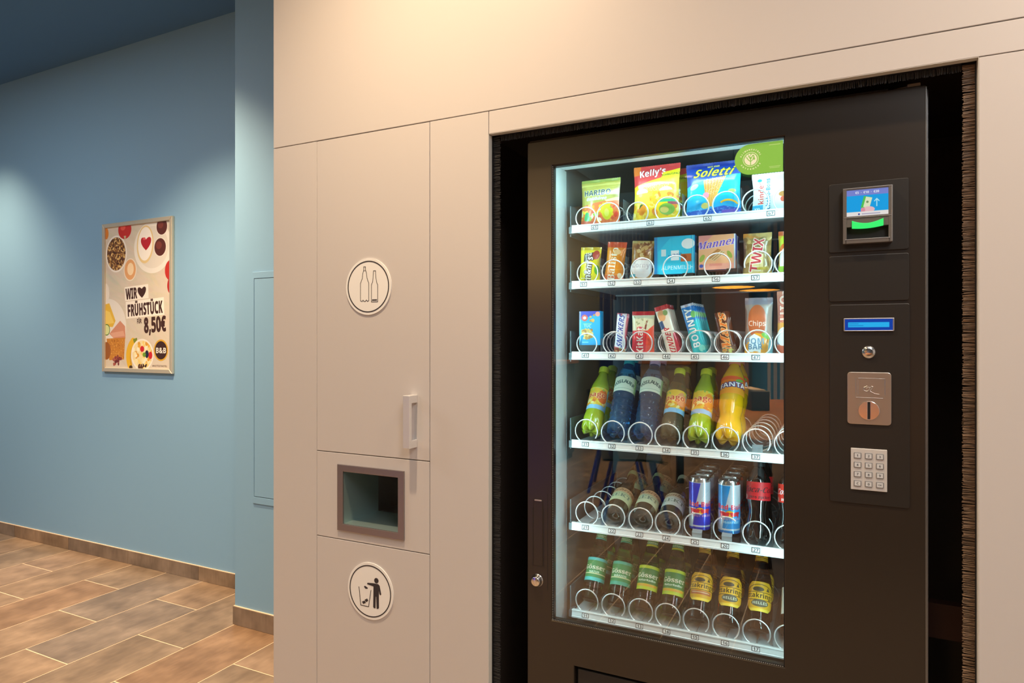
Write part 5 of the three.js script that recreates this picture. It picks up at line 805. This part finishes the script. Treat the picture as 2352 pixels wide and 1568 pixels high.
// ---------------------------------------------------------------- the lobby behind the viewer, mirrored in the machine glass
{
  const wood = std(0xffffff, 0.35, 0, { map: noiseTexture(256, (u, v) => { const k = (fbm(u, v * 0.5, 8, 4) - 0.5) * 40 + (vnoise(u * 6, v * 120, 120) - 0.5) * 26; return [178 + k, 112 + k * 0.8, 56 + k * 0.6]; }, true) });
  const table = thing('lobby_table', 'long wooden table mirrored in the vending machine glass', 'table', [-0.05, 0, 3.75]); table.rotation.y = -0.42;
  part(table, 'table_top', rbx(-0.95, 0.95, 0.712, 0.75, -1.25, 1.25, 0.006, 2), wood);
  part(table, 'apron', join([bx(-0.85, 0.85, 0.62, 0.711, -1.16, -1.14), bx(-0.85, 0.85, 0.62, 0.711, 1.14, 1.16)]), blackPlastic);
  for (const sx of [-1, 1]) for (const sz of [-1, 1]) part(table, 'leg', bx(sx * 0.85 - 0.03, sx * 0.85 + 0.03, 0, 0.711, sz * 1.12 - 0.03, sz * 1.12 + 0.03), blackPlastic);
  const caddy = thing('napkin_box', 'black box standing on the lobby table', 'box', [-0.62, 0.7505, 4.0]); caddy.rotation.y = -0.42;
  part(caddy, 'shell', join([rbx(-0.07, 0.07, 0, 0.15, -0.22, 0.22, 0.004, 1)]), blackPlastic); part(caddy, 'napkins', bx(-0.05, 0.05, 0.15, 0.16, -0.18, 0.18), std(lin(0.5, 0.4, 0.3), 0.8));
  // chairs
  const shell = std(lin(0.012, 0.013, 0.016), 0.45), blueLitMetal = phys(lin(0.012, 0.02, 0.35), 0.3, { clearcoat: 0.4 });  // blue light on the black chair legs put into their colour
  const chair = (label, x, z, turn) => {
    const o = thing('shell_chair', label, 'chair', [x, 0, z], 'shell chairs at the lobby table'); o.rotation.y = turn;
    const seat = new THREE.PlaneGeometry(0.46, 0.44, 12, 12).rotateX(-Math.PI / 2), p = seat.attributes.position; for (let i = 0; i < p.count; i++) { const a = p.getX(i) / 0.23, b = p.getZ(i) / 0.22; p.setY(i, 0.445 + 0.03 * a * a - 0.02 * Math.max(0, b) ** 2); }
    const under = seat.clone().translate(0, -0.014, 0); seat.computeVertexNormals(); under.computeVertexNormals(); part(o, 'seat', join([seat, under]), shell);
    const back = new THREE.PlaneGeometry(0.44, 0.40, 12, 10), q = back.attributes.position; for (let i = 0; i < q.count; i++) { const a = q.getX(i) / 0.22, b = q.getY(i) / 0.2; q.setXYZ(i, q.getX(i) * (1 - 0.12 * Math.max(0, b)), q.getY(i) + 0.66, -0.21 - 0.05 * b + 0.05 * a * a); } back.computeVertexNormals(); const back2 = back.clone().translate(0, 0, -0.012); part(o, 'backrest', join([back, back2]), shell);
    for (const sx of [-1, 1]) for (const sz of [-1, 1]) part(o, 'leg', bar([sx * 0.13, 0.45, sz * 0.13], [sx * 0.23, 0, sz * 0.23], 0.014, 10), sz > 0 ? blueLitMetal : blueLitMetal);
    return o;
  };
  chair('black shell chair with legs coloured as blue lit, beside the lobby table end', -1.33, 3.05, 1.2); chair('black shell chair with legs coloured as blue lit, halfway along the lobby table', -1.72, 3.95, 1.35);
  // pendant lamps
  const gold = std(lin(0.85, 0.55, 0.10), 0.3, 0.7, { side: THREE.DoubleSide }), cord = std(lin(0.01, 0.01, 0.01), 0.6);
  const pendant = (label, x, y, z, r, lit) => {
    const o = thing('pendant_lamp', label, 'pendant lamp', [x, y, z], lit ? 'golden pendant lamps' : 'black pendant lamps');
    if (lit) {
      part(o, 'shade', lathe([[r, 0], [r * 0.98, 0.012], [r * 0.8, 0.06], [r * 0.4, 0.11], [0.03, 0.13]], 40), cord); part(o, 'shade_lining', lathe([[r - 0.002, 0.002], [r * 0.96, 0.012], [r * 0.78, 0.057], [r * 0.38, 0.105], [0.028, 0.122]], 40), gold);
      part(o, 'light_bulb', new THREE.SphereGeometry(0.035, 20, 14).translate(0, 0.05, 0), std(0x000000, 0.5, 0, { emissive: lin(1, 0.7, 0.3), emissiveIntensity: 12 }));
      const l = new THREE.PointLight(lin(1, 0.68, 0.34), 3.0, 0, 2); l.position.set(0, 0.05, 0); l.castShadow = true; l.shadow.radius = 1.5; o.add(l);
    } else part(o, 'shade', lathe([[0.0001, 0], [0.05, 0.0], [0.055, 0.02], [0.055, 0.26], [0.01, 0.30]], 24), cord);
    part(o, 'cord', bar([0, lit ? 0.13 : 0.29, 0], [0, ROOM.y1 - y, 0], 0.004, 6), cord); return o;
  };
  pendant('golden lined dome pendant lamp over the lobby table', -0.78, 1.74, 4.15, 0.17, true); pendant('golden lined dome pendant lamp next to the far lobby wall', -0.62, 1.74, 4.60, 0.17, true);
  for (const [x, z, which] of [[-1.62, 5.6, 'farthest from'], [-1.48, 5.6, 'middle of three beside'], [-1.36, 5.6, 'closest to']]) pendant(`black tube pendant lamp ${which} the brown pillar`, x, 1.62, z, 0.06, false);
  { const o = thing('globe_lamp', 'warm frosted globe lamp hanging near the far lobby wall', 'globe lamp', [-3.27, 2.45, 5.6]);
    part(o, 'light_globe', new THREE.SphereGeometry(0.16, 28, 20), std(0x000000, 0.5, 0, { emissive: lin(1, 0.55, 0.16), emissiveIntensity: 9 })); part(o, 'cord', bar([0, 0.155, 0], [0, ROOM.y1 - 2.45, 0], 0.004, 6), cord);
    const l = new THREE.PointLight(lin(1, 0.6, 0.24), 6, 0, 2); l.castShadow = true; l.shadow.radius = 6; o.add(l); }
  { const o = thing('bar_counter', 'dark bar counter with blue light strips at the far side of the lobby', 'counter', [-3.12, 0, 4.95]);
    part(o, 'counter_body', rbx(-0.5, 0.5, 0.06, 1.04, -0.3, 0.3, 0.005, 1), std(lin(0.06, 0.06, 0.065), 0.45)); part(o, 'counter_top', rbx(-0.54, 0.54, 1.041, 1.08, -0.36, 0.33, 0.005, 1), wood); part(o, 'plinth', bx(-0.48, 0.48, 0, 0.06, -0.27, 0.28), blackPlastic);
    for (const [y, tilt] of [[1.028, -0.5], [0.075, -0.9]]) { part(o, 'light_strip', bx(-0.48, 0.48, y - 0.008, y + 0.008, -0.309, -0.3005), std(0x000000, 0.5, 0, { emissive: lin(0.06, 0.05, 1), emissiveIntensity: 2.5 })); const l = new THREE.RectAreaLight(lin(0.10, 0.07, 1), 70, 0.96, 0.016); l.position.set(0, y, -0.312); o.add(l); o.updateMatrixWorld(true); l.lookAt(V(-3.12, y - Math.tan(-tilt), 4.95 - 0.312 - 1)); } }
  // features of the far wall
  const zf = ROOM.z1;
  const art = thing('mural_panel', 'dark blue wall panel with white line drawing of arched windows', 'wall art', [-2.38, 0.9, zf - 0.001]);
  part(art, 'board', bx(-0.31, 0.31, 0, 1.95, -0.03, 0), std(srgb(24, 44, 120), 0.5));
  { const white = std(lin(0.5, 0.55, 0.65), 0.6), seg = []; const ln = (a, b) => seg.push(bar([a[0], a[1], -0.032], [b[0], b[1], -0.032], 0.004, 5)); for (let i = 0; i < 12; i++) ln([-0.26 + i * 0.047, 1.3], [-0.26 + i * 0.047, 1.9]); ln([-0.3, 1.28], [0.3, 1.28]); ln([-0.3, 1.22], [0.3, 1.22]); for (let k = 0; k < 4; k++) { const cxa = -0.21 + k * 0.14; ln([cxa - 0.05, 0.4], [cxa - 0.05, 0.95]); ln([cxa + 0.05, 0.4], [cxa + 0.05, 0.95]); for (let i = 0; i < 6; i++) { const a = Math.PI * i / 6, b = Math.PI * (i + 1) / 6; ln([cxa + 0.05 * Math.cos(a), 0.95 + 0.09 * Math.sin(a)], [cxa + 0.05 * Math.cos(b), 0.95 + 0.09 * Math.sin(b)]); } } part(art, 'line_drawing', join(seg), white); }
  const col = thing('brown_pillar', 'square brown pillar against the far lobby wall', 'pillar', [-1.06, 0, zf - 0.13]); part(col, 'shaft', rbx(-0.18, 0.18, 0, ROOM.y1 - 0.001, -0.12, 0.129, 0.004, 1), std(lin(0.22, 0.10, 0.065), 0.6)); part(col, 'plinth', bx(-0.19, 0.19, 0, 0.09, -0.13, 0.128), blackPlastic);
  const sb = thing('sideboard', 'pale beige sideboard against the far lobby wall', 'sideboard', [-1.72, 0, zf - 0.22]); part(sb, 'carcass', rbx(-0.34, 0.22, 0.02, 1.02, -0.2, 0.218, 0.004, 1), std(lin(0.42, 0.36, 0.30), 0.5)); part(sb, 'top', rbx(-0.36, 0.24, 1.021, 1.05, -0.22, 0.218, 0.003, 1), wood); part(sb, 'plinth', bx(-0.33, 0.21, 0, 0.02, -0.18, 0.2), blackPlastic);
  const cur = thing('striped_curtain', 'blue and white striped curtain at the far lobby wall', 'curtain', [-0.30, 0, zf - 0.09]);
  { const cb = std(lin(0.02, 0.19, 0.42), 0.8), cw = std(lin(0.55, 0.5, 0.52), 0.8); let x = -0.56; const seq = [[0.16, cb], [0.035, cw], [0.03, cb], [0.035, cw], [0.03, cb], [0.035, cw]]; for (let k = 0; x < 1.2; k++) { const [w, m] = seq[k % 6], g = new THREE.PlaneGeometry(w, 2.6, 4, 1), p = g.attributes.position; for (let i = 0; i < p.count; i++) p.setZ(i, 0.02 * Math.sin((p.getX(i) + x + w / 2) * 40)); g.translate(x + w / 2, 1.31, 0); g.computeVertexNormals(); part(cur, 'stripe', g, m); x += w; } part(cur, 'curtain_rail', bar([-0.6, 2.63, 0], [1.25, 2.63, 0], 0.012), steel); }
}

sheetTexture.needsUpdate = true;
scene.traverse((o) => { if (o.isMesh) { o.castShadow = true; o.receiveShadow = true; } });
renderer.render(scene, camera);
